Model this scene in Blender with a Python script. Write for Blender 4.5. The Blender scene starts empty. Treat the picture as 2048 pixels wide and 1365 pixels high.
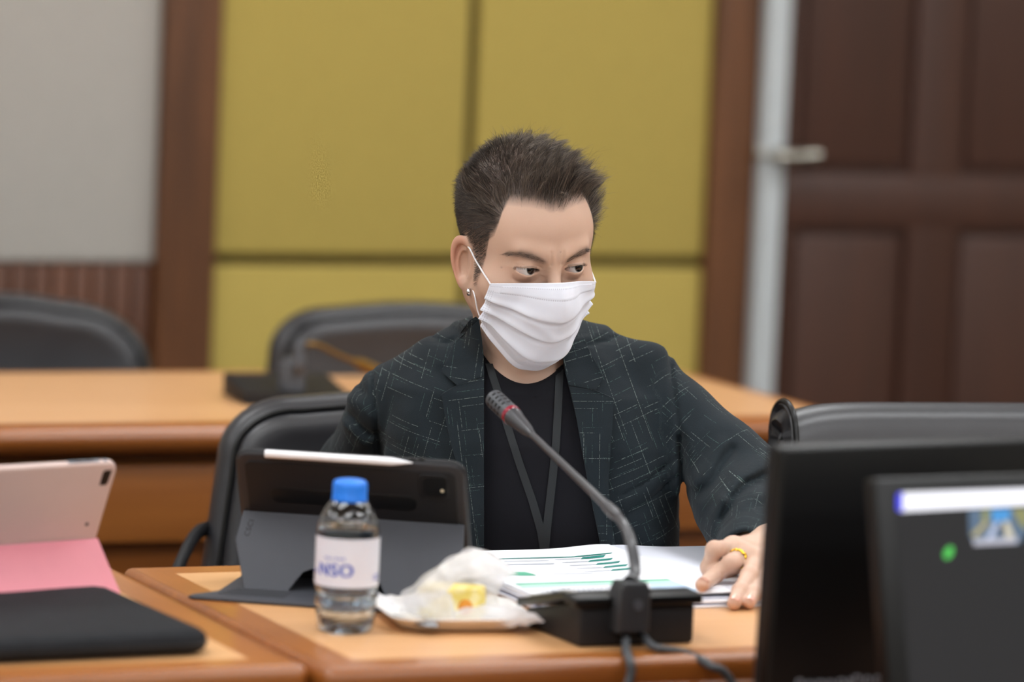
import bpy, bmesh, math, random
import numpy as np
from mathutils import Vector, Matrix
SC = bpy.context.scene
COL = SC.collection

# ---------------------------------------------------------------- camera
F_PX = 8367.33                      # focal length in pixels of the 2048 px wide frame
PITCH, YAW, ROLL = 0.10185529, 0.41839521, 0.04264405
CAM_H = 1.52
FW = np.array([math.sin(YAW)*math.cos(PITCH), math.cos(YAW)*math.cos(PITCH), -math.sin(PITCH)])
_r = np.array([math.cos(YAW), -math.sin(YAW), 0.0]); _u = np.cross(_r, FW)
RT = _r*math.cos(ROLL) + _u*math.sin(ROLL)
UP = -_r*math.sin(ROLL) + _u*math.cos(ROLL)
CAM = np.array([0.0, 0.0, CAM_H])
EX = np.array([math.cos(YAW), -math.sin(YAW), 0.0])     # sideways, seen from the camera
EY = np.array([math.sin(YAW), math.cos(YAW), 0.0])      # away, seen from the camera
cam = bpy.data.cameras.new('camera'); cam_o = bpy.data.objects.new('camera', cam); COL.objects.link(cam_o)
cam.sensor_width = 36.0; cam.lens = 36.0*F_PX/2048.0; cam.clip_start = 0.05; cam.clip_end = 60
M = Matrix.Identity(4)
for i in range(3):
    M[i][0] = RT[i]; M[i][1] = UP[i]; M[i][2] = -FW[i]; M[i][3] = CAM[i]
cam_o.matrix_world = M
cam.dof.use_dof = True; cam.dof.focus_distance = 5.02; cam.dof.aperture_fstop = 2.5
cam.dof.aperture_blades = 9
SC.camera = cam_o

# ---------------------------------------------------------------- world, exposure
w = bpy.data.worlds.new('world'); SC.world = w; w.use_nodes = True
w.node_tree.nodes['Background'].inputs[0].default_value = (0.6, 0.65, 0.7, 1)
w.node_tree.nodes['Background'].inputs[1].default_value = 0.3
SC.view_settings.view_transform = 'Standard'
SC.view_settings.look = 'None'
SC.view_settings.gamma = 1.0
SC.view_settings.exposure = 0.0
SC.view_settings.use_curve_mapping = False
SC.cycles.use_denoising = True
SC.cycles.max_bounces = 10
SC.cycles.transparent_max_bounces = 16
SC.cycles.transmission_bounces = 10
SC.cycles.caustics_refractive = True
SC.cycles.caustics_reflective = False
SC.cycles.sample_clamp_indirect = 6.0
LAMP = 13.3                                               # strength of the ceiling lamps

# ---------------------------------------------------------------- finding places in the room
def ray(px, py): return FW + RT*(px-1024.0)/F_PX + UP*(682.5-py)/F_PX
def at_z(px, py, z=0.75):
    d = ray(px, py); return CAM + d*((z-CAM_H)/d[2])
def at_y(px, py, Y):
    d = ray(px, py); return CAM + d*(Y/d[1])
def at_d(px, py, D): return CAM + ray(px, py)*D
def at_e(px, py, e):
    d = ray(px, py); return CAM + d*(e/(d @ EY))

# ---------------------------------------------------------------- materials
def lin(h):
    h = h.lstrip('#'); c = [int(h[i:i+2], 16)/255 for i in (0, 2, 4)]
    return tuple((x/12.92 if x <= 0.04045 else ((x+0.055)/1.055)**2.4) for x in c) + (1.0,)
class G:
    def __init__(s, name):
        s.m = bpy.data.materials.new(name); s.m.use_nodes = True; s.t = s.m.node_tree
        s.b = s.t.nodes['Principled BSDF']; s.out = s.t.nodes['Material Output']
    def n(s, kind, **kw):
        nd = s.t.nodes.new(kind)
        for k, v in kw.items():
            if k.startswith('i_'): nd.inputs[k[2:]].default_value = v
            elif k.startswith('n_'): nd.inputs[int(k[2:])].default_value = v
            else: setattr(nd, k, v)
        return nd
    def l(s, a, b): s.t.links.new(a, b)
    def val(s, x, sock):
        if isinstance(x, (int, float)): sock.default_value = x
        else: s.l(x, sock)
    def math(s, op, a, b=0.0, c=None):
        nd = s.n('ShaderNodeMath', operation=op); s.val(a, nd.inputs[0]); s.val(b, nd.inputs[1])
        if c is not None: s.val(c, nd.inputs[2])
        return nd.outputs[0]
    def mix(s, fac, a, b):
        nd = s.n('ShaderNodeMix', data_type='RGBA'); s.val(fac, nd.inputs[0])
        for x, i in ((a, 6), (b, 7)):
            if isinstance(x, tuple): nd.inputs[i].default_value = x
            else: s.l(x, nd.inputs[i])
        return nd.outputs[2]
    def coord(s, scale=(1, 1, 1), rot=(0, 0, 0), out='Object'):
        tc = s.n('ShaderNodeTexCoord'); mp = s.n('ShaderNodeMapping'); mp.inputs['Scale'].default_value = scale
        mp.inputs['Rotation'].default_value = rot
        s.l(tc.outputs[out], mp.inputs[0]); return mp.outputs[0]
    def noise(s, vec, scale, detail=3.0, rough=0.5):
        nd = s.n('ShaderNodeTexNoise'); nd.inputs['Scale'].default_value = scale
        nd.inputs['Detail'].default_value = detail; nd.inputs['Roughness'].default_value = rough
        if vec is not None: s.l(vec, nd.inputs['Vector'])
        return nd.outputs['Fac']
    def ramp(s, fac, stops):
        nd = s.n('ShaderNodeValToRGB'); e = nd.color_ramp.elements
        while len(e) < len(stops): e.new(0.5)
        for el, (p, c) in zip(e, stops): el.position = p; el.color = c
        s.l(fac, nd.inputs[0]); return nd.outputs[0]
    def color(s, c):
        if isinstance(c, tuple): s.b.inputs['Base Color'].default_value = c
        else: s.l(c, s.b.inputs['Base Color'])
    def bump(s, h, strength=0.3, dist=0.001):
        nd = s.n('ShaderNodeBump'); nd.inputs['Strength'].default_value = strength
        nd.inputs['Distance'].default_value = dist; s.l(h, nd.inputs['Height']); s.l(nd.outputs[0], s.b.inputs['Normal'])
    def set(s, **kw):
        for k, v in kw.items():
            s.b.inputs[{'rough': 'Roughness', 'metal': 'Metallic', 'spec': 'Specular IOR Level', 'coat': 'Coat Weight',
                        'coatr': 'Coat Roughness', 'trans': 'Transmission Weight', 'ior': 'IOR', 'alpha': 'Alpha',
                        'sss': 'Subsurface Weight', 'sheen': 'Sheen Weight'}[k]].default_value = v
        return s
def plain(name, c, rough=0.5, var=0.12, vs=30.0, bump=0.0, bs=400.0, **kw):
    g = G(name); col = lin(c) if isinstance(c, str) else c
    v = g.coord(); f = g.noise(v, vs, 4)
    dark = tuple(x*(1-var) for x in col[:3])+(1,); lite = tuple(min(1, x*(1+var)) for x in col[:3])+(1,)
    g.color(g.mix(f, dark, lite)); g.set(rough=rough, **kw)
    if bump: g.bump(g.noise(v, bs, 3), bump, 0.0006)
    return g.m
def wood(name, c1, c2, axis=0, scale=1.0, rough=0.35, coat=0.25, fine=1.0):
    g = G(name); sc = [26*scale, 26*scale, 26*scale]; sc[axis] = 1.6*scale
    v = g.coord(tuple(sc)); f = g.noise(v, 1.0, 6, 0.62)
    sc2 = [130*scale*fine]*3; sc2[axis] = 5*scale
    f2 = g.noise(g.coord(tuple(sc2)), 1.0, 3, 0.5)
    mix = g.math('ADD', g.math('MULTIPLY', f, 0.72), g.math('MULTIPLY', f2, 0.28))
    g.color(g.ramp(mix, [(0.32, lin(c1)), (0.68, lin(c2))]))
    g.set(rough=rough, coat=coat, coatr=0.2); g.bump(f2, 0.08, 0.0005)
    return g.m
def emit(name, c, strength):
    g = G(name); g.b.inputs['Base Color'].default_value = (0.02, 0.02, 0.02, 1)
    g.b.inputs['Emission Color'].default_value = c; g.b.inputs['Emission Strength'].default_value = strength
    return g.m

# ---------------------------------------------------------------- mesh helpers
def link(name, me, mats=None, parent=None, smooth=False):
    o = bpy.data.objects.new(name, me); COL.objects.link(o)
    if mats is not None:
        for m in (mats if isinstance(mats, (list, tuple)) else [mats]): me.materials.append(m)
    if parent is not None: o.parent = parent
    if smooth: me.polygons.foreach_set('use_smooth', [True]*len(me.polygons))
    return o
def from_bm(name, bm, mat, parent=None, smooth=False, angle=None):
    bmesh.ops.recalc_face_normals(bm, faces=bm.faces)
    me = bpy.data.meshes.new(name); bm.to_mesh(me); bm.free()
    o = link(name, me, mat, parent, smooth or angle is not None)
    if angle is not None: me.set_sharp_from_angle(angle=math.radians(angle))
    return o
def from_np(name, V, Fc, mat, parent=None, smooth=True):
    me = bpy.data.meshes.new(name); V = np.asarray(V, np.float32); Fc = np.asarray(Fc, np.int32)
    me.vertices.add(len(V)); me.vertices.foreach_set('co', V.ravel())
    k = Fc.shape[1]; me.loops.add(Fc.size); me.loops.foreach_set('vertex_index', Fc.ravel())
    me.polygons.add(len(Fc)); me.polygons.foreach_set('loop_start', np.arange(0, Fc.size, k, dtype=np.int32))
    me.update(calc_edges=True); me.validate()
    return link(name, me, mat, parent, smooth)
def recalc(o):
    bm = bmesh.new(); bm.from_mesh(o.data); bmesh.ops.recalc_face_normals(bm, faces=bm.faces); bm.to_mesh(o.data); bm.free(); return o
def add_box(bm, size, loc=(0, 0, 0), rot=None, bevel=0.0, seg=3):
    t = bmesh.new(); bmesh.ops.create_cube(t, size=1.0)
    for v in t.verts: v.co = Vector((v.co.x*size[0], v.co.y*size[1], v.co.z*size[2]))
    if bevel: bmesh.ops.bevel(t, geom=t.edges[:], offset=bevel, segments=seg, profile=0.5, affect='EDGES')
    m = Matrix.Translation(loc)
    if rot is not None: m = m @ rot
    merge(bm, t, m)
def merge(bm, t, m=None):
    if m is not None: t.transform(m)
    mp = [bm.verts.new(v.co) for v in t.verts]; t.verts.index_update()
    for f in t.faces:
        try: bm.faces.new([mp[v.index] for v in f.verts])
        except ValueError: pass
    t.free()
def box(name, size, loc, mat, parent=None, bevel=0.0, seg=3, rot=None):
    bm = bmesh.new(); add_box(bm, size, loc, rot, bevel, seg)
    return from_bm(name, bm, mat, parent, angle=35 if bevel else None)
def round_rect(w, h, r, n=8):
    pts = []
    for cx, cy, a0 in ((w/2-r, h/2-r, 0), (-w/2+r, h/2-r, 90), (-w/2+r, -h/2+r, 180), (w/2-r, -h/2+r, 270)):
        for i in range(n+1):
            a = math.radians(a0+90*i/n); pts.append((cx+r*math.cos(a), cy+r*math.sin(a)))
    return pts
def add_prism(bm, outline, z0, z1, bevel=0.0, seg=3, m=None):
    t = bmesh.new(); vs = [t.verts.new((x, y, z0)) for x, y in outline]; f = t.faces.new(vs)
    r = bmesh.ops.extrude_face_region(t, geom=[f])
    for v in [g for g in r['geom'] if isinstance(g, bmesh.types.BMVert)]: v.co.z = z1
    if bevel:
        es = [e for e in t.edges if abs(e.verts[0].co.z-e.verts[1].co.z) < 1e-7]
        bmesh.ops.bevel(t, geom=es, offset=bevel, segments=seg, profile=0.5, affect='EDGES', clamp_overlap=True)
    bmesh.ops.recalc_face_normals(t, faces=t.faces)
    merge(bm, t, m)
def prism(name, outline, z0, z1, mat, parent=None, bevel=0.0, seg=3, m=None):
    bm = bmesh.new(); add_prism(bm, outline, z0, z1, bevel, seg, m); return from_bm(name, bm, mat, parent, angle=35)
def catmull(pts, n=8):
    P = [np.array(p, float) for p in pts]; P = [2*P[0]-P[1]]+P+[2*P[-1]-P[-2]]; out = []
    for i in range(1, len(P)-2):
        for k in range(n):
            t = k/n; a, b, c, d = P[i-1], P[i], P[i+1], P[i+2]
            out.append(0.5*((2*b)+(-a+c)*t+(2*a-5*b+4*c-d)*t*t+(-a+3*b-3*c+d)*t**3))
    out.append(P[-2]); return np.array(out)
def tube_np(path, rad, k=10, flat=None, cap=True, ref=None):
    path = np.asarray(path, float); n = len(path); rad = np.broadcast_to(np.asarray(rad, float), (n,))
    T = np.gradient(path, axis=0); T /= np.linalg.norm(T, axis=1)[:, None]+1e-12
    up = np.array([0, 0, 1.0]) if ref is None else np.array(ref, float)
    if ref is None and abs(T[0] @ up) > 0.9: up = np.array([1.0, 0, 0])
    V = []; Nn = up-T[0]*(T[0] @ up); Nn /= np.linalg.norm(Nn)
    for i in range(n):
        Nn = Nn-T[i]*(T[i] @ Nn) if ref is None else up-T[i]*(T[i] @ up); Nn /= np.linalg.norm(Nn)+1e-12; B = np.cross(T[i], Nn)
        for j in range(k):
            a = 2*math.pi*j/k; V.append(path[i]+rad[i]*(math.cos(a)*Nn*(flat or 1.0)+math.sin(a)*B))
    Fc = [(i*k+j, i*k+(j+1) % k, (i+1)*k+(j+1) % k, (i+1)*k+j) for i in range(n-1) for j in range(k)]
    return np.array(V), Fc, n, k
def add_tube(bm, path, rad, k=10, flat=None, ref=None):
    V, Fc, n, k = tube_np(path, rad, k, flat, ref=ref); vs = [bm.verts.new(v) for v in V]
    for f in Fc: bm.faces.new([vs[i] for i in f])
    bm.faces.new(vs[:k]); bm.faces.new(vs[-k:])
def tube(name, path, rad, mat, parent=None, k=10, flat=None, ref=None):
    bm = bmesh.new(); add_tube(bm, path, rad, k, flat, ref); return from_bm(name, bm, mat, parent, angle=50)
def add_lathe(bm, prof, n=48, m=None, closed=False):
    t = bmesh.new(); rings = []
    for r, z in prof:
        rings.append([t.verts.new((r*math.cos(2*math.pi*i/n), r*math.sin(2*math.pi*i/n), z)) for i in range(n)] if r > 1e-6 else [t.verts.new((0, 0, z))])
    for a, b in zip(rings, rings[1:]):
        for i in range(n):
            j = (i+1) % n
            if len(a) == 1 and len(b) == 1: continue
            if len(a) == 1: t.faces.new([a[0], b[i], b[j]])
            elif len(b) == 1: t.faces.new([a[i], a[j], b[0]])
            else: t.faces.new([a[i], a[j], b[j], b[i]])
    merge(bm, t, m)
def lathe(name, prof, mat, parent=None, n=48, m=None, angle=40):
    bm = bmesh.new(); add_lathe(bm, prof, n, m); return from_bm(name, bm, mat, parent, angle=angle)
def grid_mesh(name, fn, nu, nv, mat, parent=None, thick=0.0, smooth=True):
    V = np.array([[fn(i/(nu-1), j/(nv-1)) for i in range(nu)] for j in range(nv)]).reshape(-1, 3)
    Fc = [(j*nu+i, j*nu+i+1, (j+1)*nu+i+1, (j+1)*nu+i) for j in range(nv-1) for i in range(nu-1)]
    o = from_np(name, V, Fc, mat, parent, smooth)
    if thick: md = o.modifiers.new('thickness', 'SOLIDIFY'); md.thickness = thick; md.offset = 0
    return o
def thing(name, label, cat, loc=(0, 0, 0), rz=0.0, group=None, m=None):
    o = bpy.data.objects.new(name, None); COL.objects.link(o); o.empty_display_size = 0.05
    if m is not None: o.matrix_world = m
    else: o.location = loc; o.rotation_euler = (0, 0, rz)
    o['label'] = label; o['category'] = cat
    if group: o['group'] = group
    return o
def tag(o, label, cat, group=None):
    o['label'] = label; o['category'] = cat
    if group: o['group'] = group
    return o
def struct(o): o['kind'] = 'structure'; return o
def frame(origin, xdir, zdir):
    x = Vector(xdir).normalized(); z = Vector(zdir).normalized(); y = z.cross(x).normalized(); x = y.cross(z)
    m = Matrix.Identity(4)
    for i in range(3): m[i][0] = x[i]; m[i][1] = y[i]; m[i][2] = z[i]; m[i][3] = origin[i]
    return m
# ---------------------------------------------------------------- materials of the room and its things
m_yellow = plain('mustard_fabric', '#b59f50', 0.85, 0.05, 60, 0.15, 900)
m_groove = plain('dark_groove', '#5f5124', 0.8)
m_dwood = wood('dark_wood', '#4c2e19', '#784b2a', 2, 0.8, 0.5, 0.1)
m_slat = wood('slat_wood', '#4a2814', '#6a3c20', 2, 1.2, 0.5, 0.1)
m_door = wood('door_wood', '#3a2117', '#4a2a1c', 2, 0.6, 0.5, 0.08)
m_board = plain('grey_fabric', '#b3aea6', 0.9, 0.04, 40, 0.15, 700)
m_white = plain('white_aluminium', '#c3c9cb', 0.45, 0.03)
m_ceil = plain('ceiling_white', '#d9d6cf', 0.9, 0.03)
m_wallp = plain('cream_wall', '#b9b3a6', 0.9, 0.04)
m_floor = plain('carpet', '#5d5048', 0.95, 0.2, 120, 0.4, 500)
m_inlay = wood('desk_inlay', '#cd9764', '#dcaa78', 0, 1.0, 0.42, 0.25, 1.0)
m_edge = wood('desk_edge', '#9a5a27', '#b87436', 0, 1.0, 0.3, 0.5)
m_edge_y = wood('desk_edge_side', '#9a5a27', '#b87436', 1, 1.0, 0.3, 0.5)
m_mould = wood('desk_moulding', '#7e4415', '#9c5c22', 0, 1.0, 0.36, 0.3)
m_front = wood('desk_front', '#7d4617', '#9a5d26', 0, 0.6, 0.4, 0.2)
m_leather = G('black_leather')
_v = m_leather.coord(); m_leather.color(m_leather.mix(m_leather.noise(_v, 25, 4), lin('#232326'), lin('#2d2d31')))
m_leather.set(rough=0.42, spec=0.5, coat=0.15, coatr=0.35); m_leather.bump(m_leather.noise(_v, 260, 3), 0.25, 0.0008); m_leather = m_leather.m
m_dark = plain('black_plastic', '#151518', 0.55, 0.1, 40, 0.1, 900, spec=0.35)
m_black = plain('piano_black', '#070708', 0.36, 0.05, spec=0.35)
m_grey = plain('grey_plastic', '#46484d', 0.5, 0.08)
m_chrome = G('satin_metal').set(rough=0.3, metal=1.0); m_chrome.color(lin('#b8b4a8')); m_chrome = m_chrome.m
m_brass = G('brass').set(rough=0.4, metal=1.0); m_brass.color(lin('#7d5f30')); m_brass = m_brass.m
m_case = plain('charcoal_case', '#26262a', 0.55, 0.08, 60, 0.1, 1200)
m_flap = plain('slate_flap', '#3a3c43', 0.6, 0.06, 60, 0.15, 1500)

# ---------------------------------------------------------------- the room
WY = 7.6                                             # the wall behind everything
XL, XR, YN, ZC = -2.6, 6.6, -2.2, 2.8
struct(box('floor', (XR-XL, WY-YN, 0.1), ((XL+XR)/2, (WY+YN)/2, -0.05), m_floor))
struct(box('ceiling', (XR-XL, WY-YN, 0.1), ((XL+XR)/2, (WY+YN)/2, ZC+0.05), m_ceil))
struct(box('wall_left', (0.1, WY-YN, ZC), (XL-0.05, (WY+YN)/2, ZC/2), m_wallp))
struct(box('wall_right', (0.1, WY-YN, ZC), (XR+0.05, (WY+YN)/2, ZC/2), m_wallp))
struct(box('wall_front', (XR-XL, 0.1, ZC), ((XL+XR)/2, YN-0.05, ZC/2), m_wallp))
struct(box('wall_back', (XR-XL, 0.1, ZC), ((XL+XR)/2, WY+0.05, ZC/2), m_wallp))
def wx(px, py): return float(at_y(px, py, WY)[0])
def wz(px, py): return float(at_y(px, py, WY)[2])
x_board, x_y0, x_mid, x_y1 = wx(298, 500), wx(410, 500), wx(916, 500), wx(1389, 500)
x_p2, x_j = wx(1477, 500), wx(1521, 500)
z_h = wz(900, 519.5); z_b = wz(150, 520)
# left bay: grey board over vertical wood slats
bm = bmesh.new(); x = x_board-2.6
while x < x_board-0.002:
    add_box(bm, (0.036, 0.03, z_b-0.004), (x+0.018, WY-0.0165, (z_b-0.004)/2), None, 0.006, 2); x += 0.04
tag(from_bm('slat_panel', bm, m_slat, angle=35), 'brown vertical wood slat panelling below the grey board', 'wall panel')
b = thing('pinned_board', 'large pale grey fabric board on the wall left of the brown post', 'board', (x_board-1.3, WY-0.0165, z_b+0.75))
box('board_surface', (2.6, 0.03, 1.5), (0, 0, 0), m_board, b, 0.004)
# brown posts
struct(box('trim_1', (x_y0-x_board, 0.06, ZC), ((x_y0+x_board)/2, WY-0.03, ZC/2), m_dwood, bevel=0.004))
struct(box('trim_2', (x_p2-x_y1, 0.06, ZC), ((x_p2+x_y1)/2, WY-0.03, ZC/2), m_dwood, bevel=0.004))
struct(box('trim_3', (x_j-x_p2, 0.09, ZC), ((x_j+x_p2)/2, WY-0.045, ZC/2), m_white, bevel=0.006))
gw = 0.022
struct(box('trim_5', (x_y1-x_y0, 0.010, ZC), ((x_y0+x_y1)/2, WY-0.0052, ZC/2), m_groove))
for (xa, xb, za, zb, lab) in (
        (x_y0, x_mid-gw/2, z_h+gw/2, 2.05, 'mustard fabric wall panel, upper one next to the left brown post'),
        (x_mid+gw/2, x_y1, z_h+gw/2, 2.05, 'mustard fabric wall panel, upper one above and right of the head'),
        (x_y0, x_mid-gw/2, 0.12, z_h-gw/2, 'mustard fabric wall panel, lower one behind the empty middle chair'),
        (x_mid+gw/2, x_y1, 0.12, z_h-gw/2, 'mustard fabric wall panel, lower one just right of the white mask')):
    tag(box('fabric_wall_panel', (xb-xa, 0.03, zb-za), ((xa+xb)/2, WY-0.0255, (za+zb)/2), m_yellow, bevel=0.006), lab, 'wall panel', 'mustard fabric wall panels')
tag(box('fabric_wall_panel', (x_y1-x_y0, 0.03, ZC-2.075), ((x_y0+x_y1)/2, WY-0.0255, (ZC+2.07)/2), m_yellow, bevel=0.006),
    'mustard fabric wall panel, topmost one under the ceiling', 'wall panel', 'mustard fabric wall panels')
# door
d = thing('door_1', 'dark brown panelled wooden door with a lever handle', 'door', (x_j, WY, 0)); d['kind'] = 'structure'
dw = 1.0
box('door_leaf', (dw, 0.04, 2.1), (dw/2+0.004, -0.03, 1.05), m_door, d, 0.003)
def dx(px, py): return wx(px, py)-x_j
zr0, zr1 = wz(1700, 345), wz(1700, 452)
xs0, xs1 = dx(1786, 400), dx(1884, 400)
bm = bmesh.new()
for xa, xb in ((0.005, dx(1553, 450)), (xs0, xs1), (dw-0.11, dw)): add_box(bm, (xb-xa, 0.02, 2.1), ((xa+xb)/2, -0.06, 1.05), None, 0.006, 2)
for za, zb in ((0.0, 0.2), (zr1, zr0), (1.95, 2.1)): add_box(bm, (dw-0.01, 0.02, zb-za), (dw/2, -0.0605, (za+zb)/2), None, 0.006, 2)
from_bm('stile_frame', bm, m_door, d, angle=35)
for xa, xb in ((dx(1553, 450), xs0), (xs1, dw-0.11)):
    for za, zb in ((0.2, zr1), (zr0, 1.95)):
        box('door_panel', (xb-xa-0.03, 0.02, zb-za-0.03), ((xa+xb)/2, -0.053, (za+zb)/2), m_door, d, 0.009, 3)
h0 = at_y(1530, 312, WY-0.12); h1 = at_y(1632, 305, WY-0.12)
hz = float(h0[2]); hx = float(h0[0]-x_j)
tube('door_handle', [(hx+0.03, -0.075, hz), (hx+0.03, -0.12, hz), (hx+0.05, -0.13, hz), (float(h1[0])-x_j, -0.13, hz+0.004)], [0.011, 0.012, 0.013, 0.0125], m_chrome, d, 14)
lathe('handle_rose', [(0, 0), (0.026, 0), (0.026, 0.008), (0.02, 0.012), (0, 0.012)], m_chrome, d, 32, Matrix.Translation((hx+0.03, -0.07, hz)) @ Matrix.Rotation(math.pi/2, 4, 'X'))
struct(box('wall_side', (XR-x_j-dw-0.01, 0.05, ZC), ((XR+x_j+dw+0.01)/2, WY-0.025, ZC/2), m_dwood))
struct(box('trim_4', (dw+0.01, 0.05, ZC-2.11), (x_j+dw/2, WY-0.025, (ZC+2.11)/2), m_dwood))

# ---------------------------------------------------------------- ceiling lamps, the light of the room
m_lamp = emit('lamp_diffuser', (0.965, 0.985, 1.0, 1), LAMP)
k = 0
names = {}
for iy, yy in enumerate((-1.2, 0.6, 2.4, 4.2, 6.0)):
    for ix, xx in enumerate((-1.4, 0.8, 3.0, 5.2)):
        t = thing('ceiling_light', 'square white ceiling lamp, number-free row %s the camera, column %s' % (
            ('far behind', 'above', 'in front of', 'over the desks beyond', 'over the back desk beyond')[iy], ('at the left wall', 'left of centre', 'right of centre', 'at the right wall')[ix]),
            'ceiling lamp', (xx, yy, ZC-0.03), 0, 'ceiling lamps')
        t['label'] = 'white ceiling lamp out of view, %s, %s' % (('behind the camera', 'over the camera', 'between camera and desk', 'over the near desks', 'over the back desk')[iy], ('by the left wall', 'left of the middle', 'right of the middle', 'by the right wall')[ix])
        box('diffuser', (1.14, 0.54, 0.01), (0, 0, 0.0), m_lamp, t)
        bm = bmesh.new()
        for s in (-1, 1):
            add_box(bm, (1.2, 0.025, 0.03), (0, s*0.2875, 0.012)); add_box(bm, (0.025, 0.55, 0.03), (s*0.5875, 0, 0.012))
        from_bm('lamp_frame', bm, m_white, t)

# ---------------------------------------------------------------- desks
def desk(name, label, x0, x1, y0, y1, top=0.75, border=0.036, nose=0.012, fascia=0.105, group=None, thick=0.028, round_edge=False):
    t = thing(name, label, 'desk', ((x0+x1)/2, (y0+y1)/2, 0), 0, group)
    L, W = x1-x0, y1-y0
    box('inlay', (L-2*border, W-2*border, 0.006), (0, 0, top-0.003), m_inlay, t)
    for s in (-1, 1):   # mitred border strips
        q = [(-L/2, s*W/2), (L/2, s*W/2), (L/2-border, s*(W/2-border)), (-L/2+border, s*(W/2-border))]
        prism('border_strip', q if s < 0 else q[::-1], top-0.006, top+0.0004, m_edge, t)
        q = [(s*L/2, -W/2), (s*L/2, W/2), (s*(L/2-border), W/2-border), (s*(L/2-border), -W/2+border)]
        prism('border_strip', q if s > 0 else q[::-1], top-0.006, top+0.0004, m_edge_y, t)
    box('desk_core', (L-0.002, W-0.002, thick), (0, 0, top-0.006-thick/2), m_mould, t)
    # bullnose moulding all round: a swept profile
    prof = [(0, 0.0004), (0.004, 0.0006), (0.008, -0.001), (0.011, -0.005), (0.0125, -0.012), (0.0115, -0.020), (0.009, -0.026), (0.013, -0.030), (0.014, -0.036), (0.011, -0.042), (0, -0.046)]
    if round_edge: prof = [(0, 0.0004)]+[(0.0125*math.sin(a), -0.022+0.022*math.cos(a)) for a in [math.pi*i/12 for i in range(1, 12)]]+[(0, -0.046)]
    bm = bmesh.new(); rings = []
    cs = [(-L/2, -W/2, 180), (L/2, -W/2, 270), (L/2, W/2, 0), (-L/2, W/2, 90)]
    for cx, cy, a0 in cs:
        for i in range(6):
            a = math.radians(a0+90*i/5); rings.append([bm.verts.new((cx+p*math.cos(a)*nose/0.012, cy+p*math.sin(a)*nose/0.012, top+z)) for p, z in prof])
    for i in range(len(rings)):
        A, B = rings[i], rings[(i+1) % len(rings)]
        for j in range(len(prof)-1):
            try: bm.faces.new([A[j], B[j], B[j+1], A[j+1]])
            except ValueError: pass
    bmesh.ops.remove_doubles(bm, verts=bm.verts, dist=1e-6)
    from_bm('moulding', bm, m_mould, t, angle=40)
    z1 = top-0.046
    return t, L, W, z1
t, L, W, z1 = desk('conference_desk', 'wooden desk with pale inlay in front of the seated person, holding bottle and microphone', 1.55, 3.35, 3.898, 4.528)
box('front_panel', (L-0.06, 0.02, 0.62), (0, -W/2+0.06, z1-0.31), m_front, t, 0.002)
for s in (-1, 1): box('side_panel', (0.025, W-0.08, z1-0.0), (s*(L/2-0.03), 0.02, z1/2), m_front, t, 0.002)
t2, L2, W2, z1 = desk('conference_desk', 'wooden desk at left under the pink tablet and the black sleeve', -0.28, 1.519, 3.925, 4.555)
box('front_panel', (L2-0.06, 0.02, 0.62), (0, -W2/2+0.06, z1-0.31), m_front, t2, 0.002)
for s in (-1, 1): box('side_panel', (0.025, W2-0.08, z1-0.0), (s*(L2/2-0.03), 0.02, z1/2), m_front, t2, 0.002)
t3, L3, W3, z1 = desk('long_desk', 'long wooden back desk behind the seated person, with empty chairs beyond it', -0.9, 3.165, 5.81, 6.45, border=0.012, nose=0.03, round_edge=True)
box('apron', (L3-0.05, 0.02, 0.115), (0, -W3/2+0.02, z1-0.02-0.0575), m_front, t3, 0.004)
box('shadow_rail', (L3-0.07, 0.02, 0.20), (0, -W3/2+0.062, z1-0.10), m_mould, t3)
box('front_panel', (L3-0.07, 0.02, z1-0.19), (0, -W3/2+0.05, (z1-0.19)/2), m_front, t3)
for s in (-1, 1): box('side_panel', (0.025, W3-0.1, z1-0.001), (s*(L3/2-0.05), 0.0, z1/2), m_front, t3, 0.002)

# ---------------------------------------------------------------- chairs
def pad(name, out, d_front, d_back, mat, parent, m, curve=0.0, n=72, rr=0.03, dish=0.0):
    """cushioned panel: outline in x,z; front towards -y; edges rolled with radius rr; dish hollows the front"""
    out = np.array(out); c = out.mean(0); bm = bmesh.new(); rings = []
    nrm = []
    N = len(out)
    for i in range(N):
        tg = out[(i+1) % N]-out[i-1]; nn = np.array([tg[1], -tg[0]]); nn /= np.linalg.norm(nn); nrm.append(nn)
    nrm = np.array(nrm)
    if ((out-c)*nrm).sum() < 0: nrm = -nrm
    def ring(inset, y):
        if inset < rr*1.01: P = out-nrm*inset
        else:
            f = inset; P = c+(out-nrm*rr-c)*f if f <= 1 else out
        return [bm.verts.new((p[0], y+curve*(p[0]-c[0])**2*-1, p[1])) for p in P]
    T = (d_front+d_back)/2
    for f in (0.02, 0.2, 0.4, 0.6, 0.8, 0.93):
        P = c+(out-nrm*rr-c)*f; rings.append([bm.verts.new((p[0], -d_front+dish*(1-f**3)-curve*(p[0]-c[0])**2, p[1])) for p in P])
    for k in range(7):
        a = math.pi*k/6; P = out-nrm*rr*(1-math.sin(a)); y = -T*math.cos(a)+(d_back-d_front)/2
        rings.append([bm.verts.new((p[0], y-curve*(p[0]-c[0])**2, p[1])) for p in P])
    for f in (0.8, 0.5, 0.2, 0.02):
        P = c+(out-nrm*rr-c)*f; rings.append([bm.verts.new((p[0], d_back-curve*(p[0]-c[0])**2, p[1])) for p in P])
    for A, B in zip(rings, rings[1:]):
        for i in range(N): bm.faces.new([A[i], A[(i+1) % N], B[(i+1) % N], B[i]])
    bm.faces.new(rings[0]); bm.faces.new(rings[-1])
    bm.transform(m)
    return from_bm(name, bm, mat, parent, angle=60)
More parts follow.
